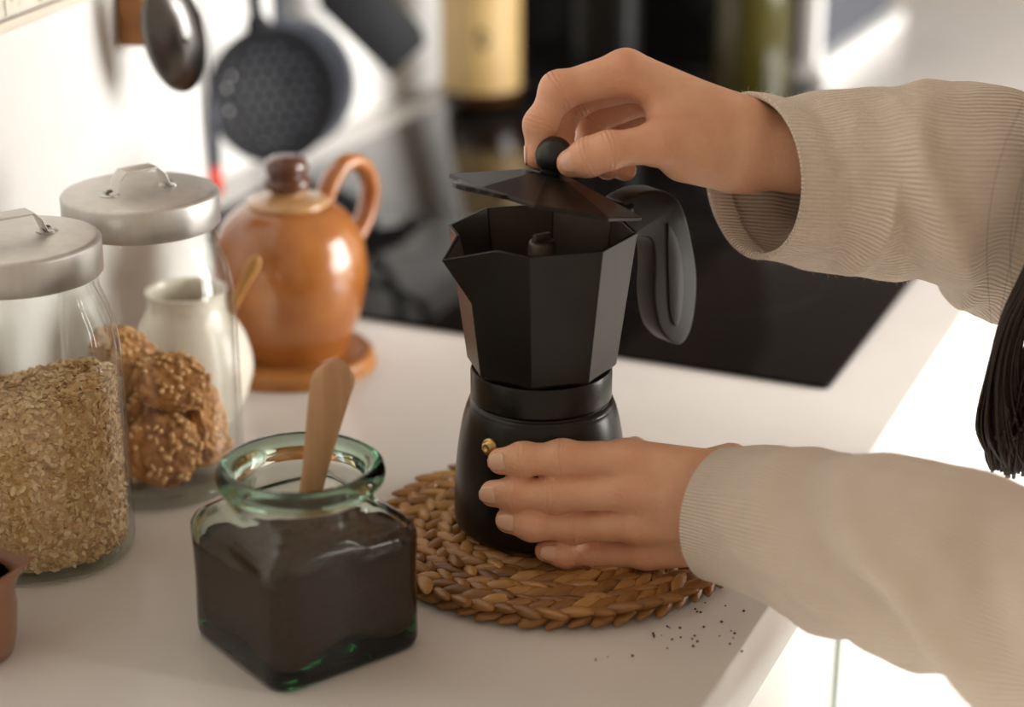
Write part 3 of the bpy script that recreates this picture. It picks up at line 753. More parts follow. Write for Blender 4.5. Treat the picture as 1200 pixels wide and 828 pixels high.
for i, (c, e, lab_) in enumerate(bis):
    o = bpy.data.objects.new('oat_biscuit', BM_[i % 3]); COL.objects.link(o)
    o.location = CJ + Vector((c[0] * .88, c[1] * .88, c[2] + .004)); o.rotation_euler = e
    tag(o, lab_, 'biscuit', 'oat biscuits in the glass jar')
    k = bpy.data.objects.new('oat_topping', crumb_me[i % 3]); COL.objects.link(k); k.parent = o; k['kind'] = 'stuff'

# ================================================================== stoneware pot, coaster, sugar pot, jug
TP = Vector((-.163, 1.315, CT))
tag(lathe('round_coaster', smooth_prof([(.0001, .0002), (.056, .0002), (.0592, .0022), (.0600, .0070), (.0585, .0108), (.0550, .0122), (.0500, .0112), (.0001, .0110)], 4), M['coaster'], loc=TP, n=64), 'round orange-brown wooden coaster under the brown stoneware pot', 'coaster')
tp = thing('stoneware_pot', TP + Vector((0, 0, .0114)), 'glossy brown stoneware pot with dark knobbed lid and loop handle', 'pot')
lathe('pot_body', smooth_prof([(.0001, .0), (.036, .0), (.0400, .002), (.0440, .012), (.0515, .032), (.0562, .055), (.0568, .068), (.0545, .083), (.0480, .098), (.0380, .1085), (.0290, .1130)], 6) + [(.0280, .1115), (.0001, .111)], M['stoneware'], tp, n=80)
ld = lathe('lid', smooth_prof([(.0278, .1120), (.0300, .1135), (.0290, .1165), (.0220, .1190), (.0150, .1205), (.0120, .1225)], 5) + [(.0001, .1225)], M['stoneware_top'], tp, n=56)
lathe('lid_knob', smooth_prof([(.0110, .1210), (.0135, .1235), (.0172, .1270), (.0180, .1300), (.0165, .1330), (.0140, .1345), (.0155, .1375), (.0158, .1420), (.0140, .1460), (.0090, .1485), (.0001, .1492)], 4), M['knob_glaze'], ld, n=40)
ha = math.radians(52); hd = Vector((math.cos(ha), math.sin(ha), 0))
hpth = spline([hd * .036 + Vector((0, 0, .103)), hd * .046 + Vector((0, 0, .120)), hd * .062 + Vector((0, 0, .131)), hd * .080 + Vector((0, 0, .126)), hd * .089 + Vector((0, 0, .108)), hd * .083 + Vector((0, 0, .086)), hd * .068 + Vector((0, 0, .070)), hd * .053 + Vector((0, 0, .062))], 6)
tube('loop_handle', hpth, .0086, M['stoneware'], tp, n=16, flat=.72, up=Vector((0, 0, 1)))

SPT = Vector((-.222, 1.214, CT))
sg = thing('sugar_pot', SPT, 'small cream porcelain pot holding a wooden spoon behind the biscuit jar', 'pot')
so = smooth_prof([(.0001, .0002), (.026, .0002), (.0300, .002), (.0370, .014), (.0420, .030), (.0425, .042), (.0385, .058), (.0310, .072), (.0272, .080), (.0268, .088), (.0282, .0925)], 5)
lathe('pot_body', so + [(.0262, .0925)] + [(r - .0026, z) for r, z in reversed(so) if z > .006 and r > .01], M['cream_pot'], sg, n=64)
q1 = atY(302, 300, 1.214); q0 = atY(271, 362, 1.214)
spoon('small_wooden_spoon', [q0 + (q0 - q1) * 1.1, q0, q0.lerp(q1, .45), q0.lerp(q1, .85), q1], [.003, .0034, .0036, .0048, .0022], .5, M['wood2'], Vector((0, -1, .2)), 'thin wooden spoon handle leaning out of the cream porcelain pot', 'spoon')

JG = Vector((-.2890, .880, CT))
jug = thing('small_jug', JG, 'small brown glazed milk jug with pouring lip beside the oat jar', 'jug')
no_ = 48
jr = []
def jring(r, z, sp): 
    out = []
    for i in range(no_):
        a = 2 * pi * i / no_; d = abs((a + pi) % (2 * pi) - pi); e = sp * max(0, 1 - d / .55) ** 1.5
        out.append(((r + e) * math.cos(a), (r + e) * math.sin(a), z + e * .35))
    return out
for r, z, s in ((.020, .0003, 0), (.0235, .002, 0), (.026, .012, 0), (.0275, .028, 0), (.0268, .036, 0), (.0262, .0420, .003), (.0280, .0480, .007), (.0292, .0510, .010), (.0275, .0515, .010), (.0250, .0470, .006), (.0240, .040, .002), (.0245, .03, 0), (.020, .006, 0)): jr.append(jring(r, z, s))
jb = loft('jug_body', jr, M['brown_clay'], jug)
lathe('milk', [(.0001, .0455), (.0243, .0455)], M['milk'], jug, n=40)
tube('jug_handle', spline([(-.026, 0, .042), (-.040, 0, .044), (-.046, 0, .036), (-.040, 0, .020), (-.026, 0, .016)], 6), .0042, M['brown_clay'], jug, n=10)
jug.rotation_euler = (0, 0, math.radians(10))

# spilled grounds
cr = []
for i in range(46):
    x, y = (rnd.gauss(815, 28), rnd.gauss(712, 26)) if i > 6 else (rnd.uniform(690, 790), rnd.uniform(735, 775))
    p = atZ(x, y)
    if (p - TC).length < .108: continue
    r = rnd.uniform(.0004, .0009); cr.append(ellipsoid_data((p.x, p.y, CT + r * .8), (r, r * rnd.uniform(.6, 1), r * .8), 6, 4))
V_, F_ = join_data(cr); c0 = atZ(815, 712)
o = mesh('coffee_crumbs', [Vector(v) - c0 for v in V_], F_, M['coffee']); o.location = c0
tag(o, 'scattered specks of ground coffee on the worktop beside the straw mat', 'crumbs', kind='stuff')

# ================================================================== things on the walls
# wooden board end and metal spoon hanging on the side wall
b0 = on_panel(147, 22, .012)
bo = thing('wooden_board', pp(-.116, .0, .241), 'thick honey-brown wooden board hanging on the white side wall', 'board', rz=PAZ)
w2, bt = .032, .019
poly = [(-.030, 0), (-.024, -.0), (.022, .0), (.030, .008), (.032, .03), (.032, .30), (-.032, .30), (-.032, .002)]
blank = prism('blank', [(x, z) for x, z in poly], 0, bt, M['wood3'], None, bevel=.002)
hc = lathe('cutter', [(.0052, -.01), (.0052, .04)], M['wood3'], None, n=24); hc.location = (.013, .029, 0)
hm = blank.modifiers.new('hole', 'BOOLEAN'); hm.operation = 'DIFFERENCE'; hm.solver = 'EXACT'; hm.object = hc
bpy.context.view_layer.update()
bme = bpy.data.meshes.new_from_object(blank.evaluated_get(bpy.context.evaluated_depsgraph_get()))
bpy.data.objects.remove(blank); bpy.data.objects.remove(hc)
bme.materials.clear(); pb = link('board', bme, M['wood3'], bo); sharp(pb, 40)
pb.matrix_local = Matrix(((1, 0, 0, 0), (0, 0, -1, -.0015), (0, 1, 0, -.003), (0, 0, 0, 1)))
# big metal spoon: concave bowl
ms = thing('metal_spoon', on_panel(207, 45, .03), 'large dark metal serving spoon hanging against the white side wall', 'spoon')
sv, sf = [], []
nr, nu = 10, 36
for j in range(nr + 1):
    t = j / nr
    for i in range(nu):
        a = 2 * pi * i / nu; sv.append((.0245 * t * math.cos(a), -.014 * (1 - t * t), .043 * t * math.sin(a)))
for j in range(nr):
    for i in range(nu): sf.append((j * nu + i, j * nu + (i + 1) % nu, (j + 1) * nu + (i + 1) % nu, (j + 1) * nu + i))
bw = mesh('spoon_bowl', sv, sf, M['steel'], ms); md = bw.modifiers.new('thick', 'SOLIDIFY'); md.thickness = .0016
tube('spoon_handle', spline([(0, 0, .040), (0, -.004, .06), (0, -.004, .12), (0, .004, .28)], 6), [.006] * 19, M['steel'], ms, n=10, flat=.4, up=Vector((0, 1, 0)))
ms.rotation_euler = (math.radians(4), math.radians(-17), math.radians(42))
ms.location = on_panel(204, 42, .046)

# utensils hanging from a rail on the left wall
RV = VB + .055
rail = thing('utensil_rail', uv(1.75, VB, .43), 'dark metal rail with hooks on the wall above the hob', 'rail')
tube('bar', [uv(1.42, RV, .44) - rail.location, uv(2.1, RV, .44) - rail.location], .004, M['steel'], rail, n=12)
for uu in (1.44, 2.08): tube('bracket', [uv(uu, VB, .44) - rail.location, uv(uu, RV, .44) - rail.location], .004, M['steel'], rail, n=10)
def hanging(name, px, label, m):
    t = thing(name, px, label, 'utensil', 'kitchen utensils hanging on the rail'); return t
# skimmer: perforated disc
skc = atY(316, 111, 1.80)
sk = hanging('skimmer', skc, 'black round perforated skimmer hanging on the wall above the hob', None)
R0 = .0650
bm = bmesh.new()
holes = []
q = .0128
for i in range(-6, 7):
    for j in range(-6, 7):
        x = (i + .5 * (j % 2)) * q; y = j * q * .866
        if math.hypot(x, y) < R0 - .011: holes.append((x, y))
# build the disc as hexagonal cells with holes + rim ring
sv, sf = [], []
dish = lambda x, y: .010 * ((x * x + y * y) / (R0 * R0))
for x, y in holes:
    o = len(sv)
    for k in range(6):
        a = math.radians(60 * k + 30); X, Y = x + q / math.sqrt(3) * math.cos(a), y + q / math.sqrt(3) * math.sin(a); sv.append((X, Y, dish(X, Y)))
    for k in range(6):
        a = math.radians(60 * k + 30); X, Y = x + .0026 * math.cos(a), y + .0026 * math.sin(a); sv.append((X, Y, dish(X, Y)))
    for k in range(6): sf.append((o + k, o + (k + 1) % 6, o + 6 + (k + 1) % 6, o + 6 + k))
bm.free()
ro, rf = lathe_data([(R0 - .0175, .0052), (R0, .0100), (R0 + .0010, .0112), (R0 - .0012, .0125), (R0 - .0175, .0075)], 64, True)
V_, F_ = join_data([(sv, sf), (ro, rf)])
me = bpy.data.meshes.new('d'); 
d_ = mesh('perforated_disc', V_, F_, M['black_nylon'], sk, smooth=False); md = d_.modifiers.new('thick', 'SOLIDIFY'); md.thickness = .002
face = (Vector((0, 0, CT + H)) - skc).normalized(); face = (face + V * .5).normalized()
Q = face.to_track_quat('Z', 'Y').to_matrix().to_4x4()
d_.matrix_local = Q
hang = Vector((uv(1.50, RV, .43))) - skc
tube('handle', spline([Q @ Vector((-.008, R0 - .004, .010)), Q @ Vector((-.010, R0 + .03, .012)), Vector((-.018, .0, .20)), Vector((hang.x, hang.y, hang.z))], 6), [.0115] * 4 + [.0068] * 15, M['black_nylon'], sk, n=10, flat=.5, up=face)
# ladle behind it
lc = atY(345, 98, 1.90)
la = hanging('ladle', lc, 'grey metal ladle hanging behind the black skimmer', None)
sv, sf = [], []
for j in range(9):
    t = j / 8
    for i in range(40):
        a = 2 * pi * i / 40; sv.append((.068 * t * math.cos(a), .068 * t * math.sin(a), -.02 * (1 - t * t)))
for j in range(8):
    for i in range(40): sf.append((j * 40 + i, j * 40 + (i + 1) % 40, (j + 1) * 40 + (i + 1) % 40, (j + 1) * 40 + i))
d_ = mesh('ladle_bowl', sv, sf, M['grey'], la); md = d_.modifiers.new('thick', 'SOLIDIFY'); md.thickness = .002
d_.matrix_local = Q
hang = uv(1.60, RV, .43) - lc
tube('handle', spline([Q @ Vector((-.008, .064, 0)), Vector((-.012, .0, .12)), hang * .8 + Vector((0, 0, .02)), hang], 6), .0085, M['grey'], la, n=10, flat=.6, up=face)
# spatula
sc = atY(438, 22, 1.98)
sa = hanging('spatula', sc, 'black broad spatula hanging slanted beside the skimmer', None)
Q2 = face.to_track_quat('Z', 'Y').to_matrix().to_4x4() @ Matrix.Rotation(math.radians(40), 4, 'Z')
bl_ = prism('blade', [(-.030, -.055), (.024, -.060), (.032, -.045), (.034, .05), (.012, .085), (-.012, .085), (-.036, .05)], 0, .004, M['black_nylon'], sa, bevel=.001); bl_.matrix_local = Q2
hang = uv(1.74, RV, .43) - sc
tube('handle', spline([Q2 @ Vector((0, .08, .002)), Q2 @ Vector((0, .13, .006)), hang * .75, hang], 6), .008, M['black_nylon'], sa, n=10, flat=.6, up=face)
# second broad tool, partly behind
sc2 = atY(392, 8, 2.12)
sb = hanging('slotted_turner', sc2, 'black turner with a short blade hanging between skimmer and spatula', None)
bl_ = prism('blade', [(-.034, -.030), (.030, -.036), (.034, .03), (.010, .06), (-.012, .06), (-.036, .03)], 0, .004, M['dark'], sb, bevel=.001); bl_.matrix_local = Q2 @ Matrix.Rotation(.5, 4, 'Z')
hang = uv(1.67, RV, .43) - sc2
tube('handle', spline([Q2 @ Vector((0, .05, .002)), hang * .6 + Vector((.01, 0, 0)), hang], 6), .008, M['dark'], sb, n=10, flat=.6, up=face)
# red lighter
lp = atY(251, 190, 1.70)
lt = thing('gas_lighter', lp, 'slim lighter with a red end hanging at the corner of the side wall', 'lighter', 'kitchen utensils hanging on the rail')
tube('lighter_body', [(0, 0, -.032), (0, 0, -.028), (0, 0, -.006), (0, 0, -.004)], [.005, .0068, .0068, .006], M['red'], lt, n=14, up=Vector((1, 0, 0)))
tube('lighter_neck', [(0, 0, -.004), (0, 0, .045), (0, 0, .06)], [.006, .0055, .004], M['grey'], lt, n=12, up=Vector((1, 0, 0)))
hang = uv(1.45, RV, .43) - lp
tube('hanging_cord', spline([(0, 0, .058), (hang.x * .4, hang.y * .4, .2), hang], 6), .0012, M['dark'], lt, n=6)

# ================================================================== bottles and oven at the far end
def bottle(loc, label, prof, m, parts):
    b = thing('bottle', loc, label, 'bottle')
    lathe('bottle_body', smooth_prof(prof, 4), m, b, n=48)
    for n_, pr, mm in parts:
        sharp(lathe(n_, pr, mm, b, n=48))
    return b
b1 = atZ(563, 133); b1 = Vector((b1.x, b1.y + .045, CT + .0045))
ty = ubox('serving_tray', 2.072, 2.236, -.985, -.575, .0003, .006, M['dark'], bevel=.0015)
tag(ty, 'flat black tray under two bottles between the hob and oven', 'tray')
bb = bottle(b1, 'dark amber bottle with a broad gold label standing behind the hob', [(.0001, .0), (.040, .0), (.045, .004), (.046, .02), (.046, .17), (.043, .19), (.030, .215), (.0165, .235), (.0150, .27), (.0150, .30), (.0001, .30)], M['amber'],
       [('gold_label', [(.0463, .018), (.0467, .018), (.0467, .150), (.0463, .150)], M['gold']), ('cap', [(.0001, .322), (.0170, .322), (.0175, .318), (.0175, .285), (.0152, .284)], M['cap'])])
# dark crest on the label
ev, ef = [], []
ang0 = math.atan2(-b1.y, -b1.x) + .05
for k in range(24):
    t = 2 * pi * k / 24; a = ang0 + .16 * math.cos(t); ev.append((.0470 * math.cos(a), .0470 * math.sin(a), .082 + .012 * math.sin(t) + .003 * math.cos(3 * t)))
mesh('label_crest', ev, [tuple(range(24))], M['cap'], bb, smooth=False)
b2 = atZ(872, 128); b2 = Vector((b2.x, b2.y, CT + .0064)) + U * .02
bottle(b2, 'clear bottle of greenish olive oil standing beside the dark oven', [(.0001, .0), (.038, .0), (.043, .004), (.044, .02), (.044, .15), (.040, .18), (.022, .21), (.0150, .23), (.0145, .27), (.0001, .27)], M['oil'],
       [('cap', [(.0001, .29), (.0155, .29), (.0160, .286), (.0160, .262), (.0147, .262)], M['cap'])])
b3 = uv(2.15, -.83, .0064)
bottle(b3, 'tall nearly black bottle standing between the gold-labelled and oil bottles', [(.0001, .0), (.036, .0), (.040, .004), (.040, .18), (.036, .20), (.017, .235), (.0148, .30), (.0001, .30)], M['dark'],
       [('cap', [(.0001, .315), (.0160, .315), (.0165, .31), (.0165, .28), (.0150, .28)], M['cap'])])
ov = thing('countertop_oven', uv(2.46, -.80, .0), 'black-fronted countertop oven with a white frame at the end of the worktop', 'oven', rz=AZ)
LO, DO = .43, .42
prism('housing', [(-LO / 2 + .012, -DO / 2 + .012), (LO / 2, -DO / 2 + .012), (LO / 2, DO / 2), (-LO / 2 + .012, DO / 2)], .012, .36, M['grey'], ov)
prism('front_glass', [(-LO / 2, -DO / 2 + .02), (-LO / 2 + .012, -DO / 2 + .02), (-LO / 2 + .012, DO / 2), (-LO / 2, DO / 2)], .004, .36, M['hob'], ov)
prism('corner_post', [(-LO / 2 - .002, -DO / 2), (-LO / 2 + .022, -DO / 2), (-LO / 2 + .022, -DO / 2 + .022), (-LO / 2 - .002, -DO / 2 + .022)], .022, .36, M['plastic_white'], ov, bevel=.002)
prism('base_rail', [(-LO / 2 - .002, -DO / 2 - .012), (LO / 2, -DO / 2 - .012), (LO / 2, -DO / 2 + .03), (-LO / 2 - .002, -DO / 2 + .03)], .0, .022, M['plastic_white'], ov, bevel=.002)

# unseen cabinets, added to darken what the hob reflects: two wall units, one tall
for u0, u1, lab in ((1.32, 1.95, 'unseen dark walnut wall cabinet added over the hob above the hanging utensils'), (1.955, 2.60, 'unseen dark walnut wall cabinet added over the countertop oven')):
    c = thing('added_wall_cabinet', uv((u0 + u1) / 2, VB + .165, .50), lab, 'cabinet', 'added dark wall cabinets', rz=AZ)
    L_ = u1 - u0
    prism('body', pl(-L_ / 2, -.14, L_ / 2, .163), 0, .70, M['dark_wood'], c)
    for k in (0, 1):
        d_ = prism('door', pl(-L_ / 2 + .002 + k * L_ / 2, -.162, -L_ / 2 + (k + 1) * L_ / 2 - .002, -.142), .004, .696, M['dark_wood'], c, bevel=.0015)
        kx = -.03 if k == 0 else .03
        lathe('door_knob', [(.0001, .020), (.009, .018), (.011, .012), (.006, .006), (.005, .0)], M['steel'], d_, n=16).matrix_local = Matrix(((1, 0, 0, kx), (0, 0, -1, -.162), (0, 1, 0, .07), (0, 0, 0, 1)))
tcab = thing('added_tall_cabinet', uv(4.14, -.1, -.899), 'unseen tall dark walnut cabinet added against the far wall', 'cabinet', rz=AZ)  # added out of view, gives the glossy hob something dark to mirror
prism('body', pl(-.28, -.9, .30, .9), 0, 2.3, M['dark_wood'], tcab)
for k in range(3): prism('door', pl(-.302, -.898 + k * .6, -.282, -.302 + k * .6), .1, 2.29, M['dark_wood'], tcab, bevel=.002)

# unseen plant by the window, added so the gloss doors reflect leaves
pl_ = thing('added_plant', uv(2.35, .45, -.90), 'unseen leafy plant in a terracotta pot added for its reflection in the cabinet doors', 'plant')
lathe('plant_pot', [(.0001, 0), (.10, 0), (.13, .22), (.14, .22), (.14, .26), (.122, .26), (.11, .22), (.0001, .22)], M['terracotta'], pl_, n=32)
for i in range(22):
    a = rnd.uniform(0, 6.28); le = rnd.uniform(.3, .6); d = Vector((math.cos(a), math.sin(a), 0)); b_ = rnd.uniform(.15, .5)
    pth = spline([d * .02 + Vector((0, 0, .2)), d * (b_ * le * .4) + Vector((0, 0, .2 + le * .6)), d * (b_ * le) + Vector((0, 0, .2 + le * .85)), d * (b_ * le * 1.5) + Vector((0, 0, .2 + le * .8))], 4)
    tube('leaf', pth, [.004] * 4 + [.02, .034, .042, .045, .04, .03, .018, .008, .002], M['leaf'], pl_, n=6, flat=.08)

# ================================================================== the person
W2 = lambda p: tuple(p)
def hand_field(lo, hi, fingers, palm, wrist, extra, kf=.0035):
    """fingers: list of joint lists [(point, radius)...]; palm caps blended"""
    fd = Field(lo, hi, .00125)
    body = None
    for a, b, ra, rb, sq in palm:
        d = fd.cap(a, b, ra, rb, sq); body = d if body is None else fd.smin(body, d, .010)
    for c, r, rot in extra:
        body = fd.smin(body, fd.ell(c, r, rot), .009)
    allf = None
    for fg in fingers:
        g_ = None
        for (p, r), (p2, r2) in zip(fg[:-1], fg[1:]):
            d = fd.cap(p, p2, r, r2)
            g_ = d if g_ is None else fd.smin(g_, d, kf)
        for (p, r) in fg[1:3]:                       # slight knuckle swelling
            g_ = fd.smin(g_, fd.ell(p, (r * 1.05,) * 3), .005)
        allf = g_ if allf is None else fd.smin(allf, g_, .0012)
    fd.f = fd.smin(body, allf, .0045)
    v, q = fd.build()
    return relax(v, q, 2, .45), q

def bounds(pts, m):
    P_ = np.array([tuple(p) for p in pts]); return P_.min(0) - m, P_.max(0) + m

# --- lower hand (her left), wrapped round the boiler
def Lp(x, y, Y): return atY(x, y, Y)
def onpot(x, y, r, extra=0.0):
    """pixel -> finger centre resting on the boiler surface"""
    best = None
    for k in range(200):
        Y = .90 + k * .0008; p = atY(x, y, Y); d = math.hypot(p.x - PC.x, p.y - PC.y)
        zz = p.z - CT; rb = .0512 if zz < .04 else .0512 - .0055 * (zz - .04) / .04
        if d <= rb + r + extra: return p
    return atY(x, y, .965)
fing = []
idx = [(onpot(587, 540, .0080), .0076), (onpot(613, 538, .0085), .0086), (onpot(659, 537, .0092), .0096), (Lp(735, 537, .957), .0100)]
midf = [(onpot(578, 578, .0082), .0078), (onpot(604, 578, .0085), .0087), (onpot(650, 579, .0094), .0098), (Lp(742, 576, .950), .0104)]
ring_ = [(onpot(596, 609, .0080), .0076), (onpot(624, 614, .0085), .0085), (onpot(674, 615, .0090), .0093), (Lp(748, 614, .950), .0100)]
pink = [(onpot(640, 645, .0068), .0066), (onpot(662, 648, .0072), .0073), (onpot(700, 649, .0076), .0080), (Lp(758, 647, .955), .0088)]
LW = Lp(858, 596, .938)
thL = [(Vector((.0735, 1.030, CT + .0545)), .0074), (Vector((.081, 1.006, CT + .056)), .0088), (Vector((.095, .980, CT + .060)), .0105), (Vector((.122, .958, CT + .075)), .0130)]
palm = []
for kk, (f_, wr_) in enumerate(((idx, Lp(850, 560, .948)), (midf, Lp(852, 585, .938)), (ring_, Lp(852, 608, .938)), (pink, Lp(848, 630, .945)))):
    palm.append((f_[-1][0], wr_, f_[-1][1] + .0010, .0150, None))
FD_L = (Vector((.30, .78, CT + .072)) - LW).normalized()
palm.append((LW, LW + FD_L * .07, .0240, .0260, None))
palm.append((Lp(800, 575, .958), Lp(760, 585, .960), .0130, .0110, None))
lo, hi = bounds([p for f_ in (idx, midf, ring_, pink, thL) for p, r in f_] + [LW + FD_L * .05], .03)
vL, qL = hand_field(lo, hi, [idx, midf, ring_, pink, thL], palm, None, [])

# --- upper hand (her right), pinching the knob
K = KNOB
def Up(x, y, Y): return atY(x, y, Y)
KY = K.y
thR = [(Up(669, 191, KY - .0155), .0080), (Up(690, 184, KY - .019), .0096), (Up(713, 176, KY - .020), .0094), (Up(770, 168, KY - .010), .0112), (Up(832, 172, KY + .010), .0150)]
iR = [(Up(629, 184, KY + .004), .0070), (Up(633, 146, KY + .010), .0084), (Up(655, 106, KY + .014), .0099), (Up(733, 84, KY + .018), .0120)]
mR = [(Up(661, 180, KY + .024), .0076), (Up(652, 150, KY + .034), .0086), (Up(676, 114, KY + .040), .0098), (Up(750, 92, KY + .040), .0120)]
rR = [(Up(712, 196, KY + .034), .0074), (Up(690, 178, KY + .048), .0084), (Up(694, 138, KY + .058), .0094), (Up(764, 108, KY + .058), .0114)]
pR = [(Up(733, 199, KY + .038), .0066), (Up(713, 190, KY + .052), .0074), (Up(716, 160, KY + .066), .0082), (Up(776, 130, KY + .070), .0100)]
RW = Up(893, 170, KY + .030)
palm = []
for f_, wr_ in ((iR, Up(868, 146, KY + .020)), (mR, Up(868, 146, KY + .032)), (rR, Up(868, 158, KY + .040)), (pR, Up(862, 175, KY + .044))):
    palm.append((f_[-1][0], wr_, f_[-1][1] + .0005, .0150, None))
palm.append((Up(770, 168, KY - .006), Up(850, 178, KY + .020), .0125, .0185, None))
palm.append((Up(800, 190, KY + .004), Up(870, 194, KY + .026), .0105, .0150, None))
palm.append((Up(790, 140, KY + .012), Up(850, 160, KY + .022), .0150, .0190, None))
FD_R = (Vector((.36, 1.06, CT + .200)) - RW).normalized()
palm.append((Up(866, 170, KY + .028), RW + FD_R * .06, .0232, .0245, None))
lo, hi = bounds([p for f_ in (thR, iR, mR, rR, pR) for p, r in f_] + [RW + FD_R * .05], .03)
vR, qR = hand_field(lo, hi, [thR, iR, mR, rR, pR], palm, None, [])

# --- rest of the body, coarse (outside the picture), skin of head and neck
shL = Vector((.375, .745, CT + .38)); shR = Vector((.535, 1.08, CT + .40)); elL = Vector((.298, .780, CT + .072)); elR = Vector((.365, 1.060, CT + .195))
nk = (shL + shR) / 2 + Vector((.0, 0, .045)); HC = nk - V * .085 + Vector((0, 0, .155)); fwd = (-V + Vector((0, 0, -.55))).normalized(); side = U.copy(); upv = side.cross(fwd); 
if upv.z < 0: upv = -upv
RM = np.array([[fwd.x, side.x, upv.x], [fwd.y, side.y, upv.y], [fwd.z, side.z, upv.z]])
hp_ = lambda a, b, c: HC + fwd * a + side * b + upv * c
fd = Field(np.array(tuple(HC)) - [.24, .20, .38], np.array(tuple(HC)) + [.19, .17, .17], .005)
f = fd.ell(HC + upv * .02 - fwd * .01, (.098, .076, .105), RM)
f = fd.smin(f, fd.ell(hp_(.028, 0, -.055), (.064, .056, .070), RM), .03)
f = fd.smin(f, fd.cap(hp_(.085, 0, .005), hp_(.106, 0, -.030), .008, .012), .012)
f = fd.smin(f, fd.ell(hp_(.083, 0, -.070), (.016, .026, .013), RM), .012)
f = fd.smin(f, fd.ell(hp_(.068, 0, -.105), (.018, .022, .016), RM), .02)
for s in (-1, 1):
    f = fd.smin(f, fd.ell(hp_(-.005, s * .078, -.010), (.020, .010, .030), RM), .006)
    f = np.maximum(f, -fd.ell(hp_(.098, s * .031, .004), (.012, .018, .011), RM))
f = fd.smin(f, fd.cap(hp_(-.02, 0, -.07), nk - Vector((0, 0, .11)), .050, .060), .03)
fd.f = f; vH, qH = fd.build(); vH = relax(vH, qH, 1)
# forearms hidden in the sleeves tie hands to the body
tubes = [tube_data(spline([LW + FD_L * .03, elL, shL], 6), [.024] * 6 + [.032] * 7, 12), tube_data(spline([RW + FD_R * .03, elR, shR], 6), [.022] * 6 + [.032] * 7, 12)]
tubes.append(tube_data(spline([shL, (shL + shR) / 2 + Vector((0, 0, .02)), shR], 4), .03, 12))
parts = [(vL.tolist(), [tuple(map(int, r)) for r in qL]), (vR.tolist(), [tuple(map(int, r)) for r in qR]), (vH.tolist(), [tuple(map(int, r)) for r in qH])] + tubes
hips = (shL + shR) / 2 + V * .05; hips.z = CT - .02
ORG = Vector((hips.x, hips.y, 0))
tmp = [mesh('piece', [Vector(v) - ORG for v in vs_], fs, M['skin'] if k == 0 else None) for k, (vs_, fs) in enumerate([parts[3]] + parts[:3] + parts[4:])]
for o in tmp[1:]:
    md = tmp[0].modifiers.new('join', 'BOOLEAN'); md.operation = 'UNION'; md.object = o; md.solver = 'EXACT'
dg = bpy.context.evaluated_depsgraph_get()
me = bpy.data.meshes.new_from_object(tmp[0].evaluated_get(dg))
for o in tmp: bpy.data.objects.remove(o)
me.materials.clear(); me.name = 'person'
# soft redness over knuckles and fingertips
jt = [(Vector(p) - ORG, r) for fg in (idx, midf, ring_, pink, thR, iR, mR, rR, pR) for p, r in fg[:4]]
co_ = np.zeros(len(me.vertices) * 3, np.float32); me.vertices.foreach_get('co', co_); co_ = co_.reshape(-1, 3)
kn_ = np.zeros(len(co_), np.float32)
for p, r in jt:
    d2 = ((co_ - np.array(tuple(p), np.float32)) ** 2).sum(1); kn_ = np.maximum(kn_, np.exp(-d2 / (1.25 * r) ** 2))
ax_ = np.zeros(len(co_), np.float32); cm_ = np.zeros(len(co_), np.float32)
for fg in (idx, midf, ring_, pink, thR, iR, mR, rR, pR):
    for k in (1, 2):
        p, r = Vector(fg[k][0]) - ORG, fg[k][1]; d = (Vector(fg[k - 1][0]) - Vector(fg[k + 1][0])).normalized()
        df = co_ - np.array(tuple(p), np.float32); a_ = df @ np.array(tuple(d), np.float32); d2 = (df ** 2).sum(1)
        w = np.exp(-(a_ / .0034) ** 2) * np.clip((1.40 * r - np.sqrt(d2)) / (.28 * r), 0, 1) * (1.0 if k == 2 or fg is thR else .6)
        up_ = w > cm_; ax_[up_] = a_[up_]; cm_ = np.maximum(cm_, w)
for nm, arr_ in (('axial', ax_), ('crease', cm_)):
    at = me.attributes.new(nm, 'FLOAT', 'POINT'); at.data.foreach_set('value', arr_.astype(np.float32))
at = me.attributes.new('knuckle', 'FLOAT', 'POINT'); at.data.foreach_set('value', kn_)
person = link('person', me, M['skin']); person.location = ORG
tag(person, 'person in cream ribbed sweater holding the coffee pot and its lid knob', 'person')
rel = lambda pts: [Vector(p) - ORG for p in pts]
for s in (-1, 1):
    mesh('eye', rel(ellipsoid_data(hp_(.084, s * .031, .004), (.0125, .0125, .0125), 16, 10)[0]), ellipsoid_data((0, 0, 0), (1, 1, 1), 16, 10)[1], M['eye'], person)
    mesh('iris', rel(ellipsoid_data(hp_(.0935, s * .031, .003), (.0042, .0042, .0042), 12, 8)[0]), ellipsoid_data((0, 0, 0), (1, 1, 1), 12, 8)[1], M['hair'], person)
ev, ef = ellipsoid_data((0, 0, 0), (.010, .024, .007), 16, 8, Matrix(RM.tolist())); mesh('lips', [Vector(v) + hp_(.094, 0, -.070) - ORG for v in ev], ef, M['lip'], person)

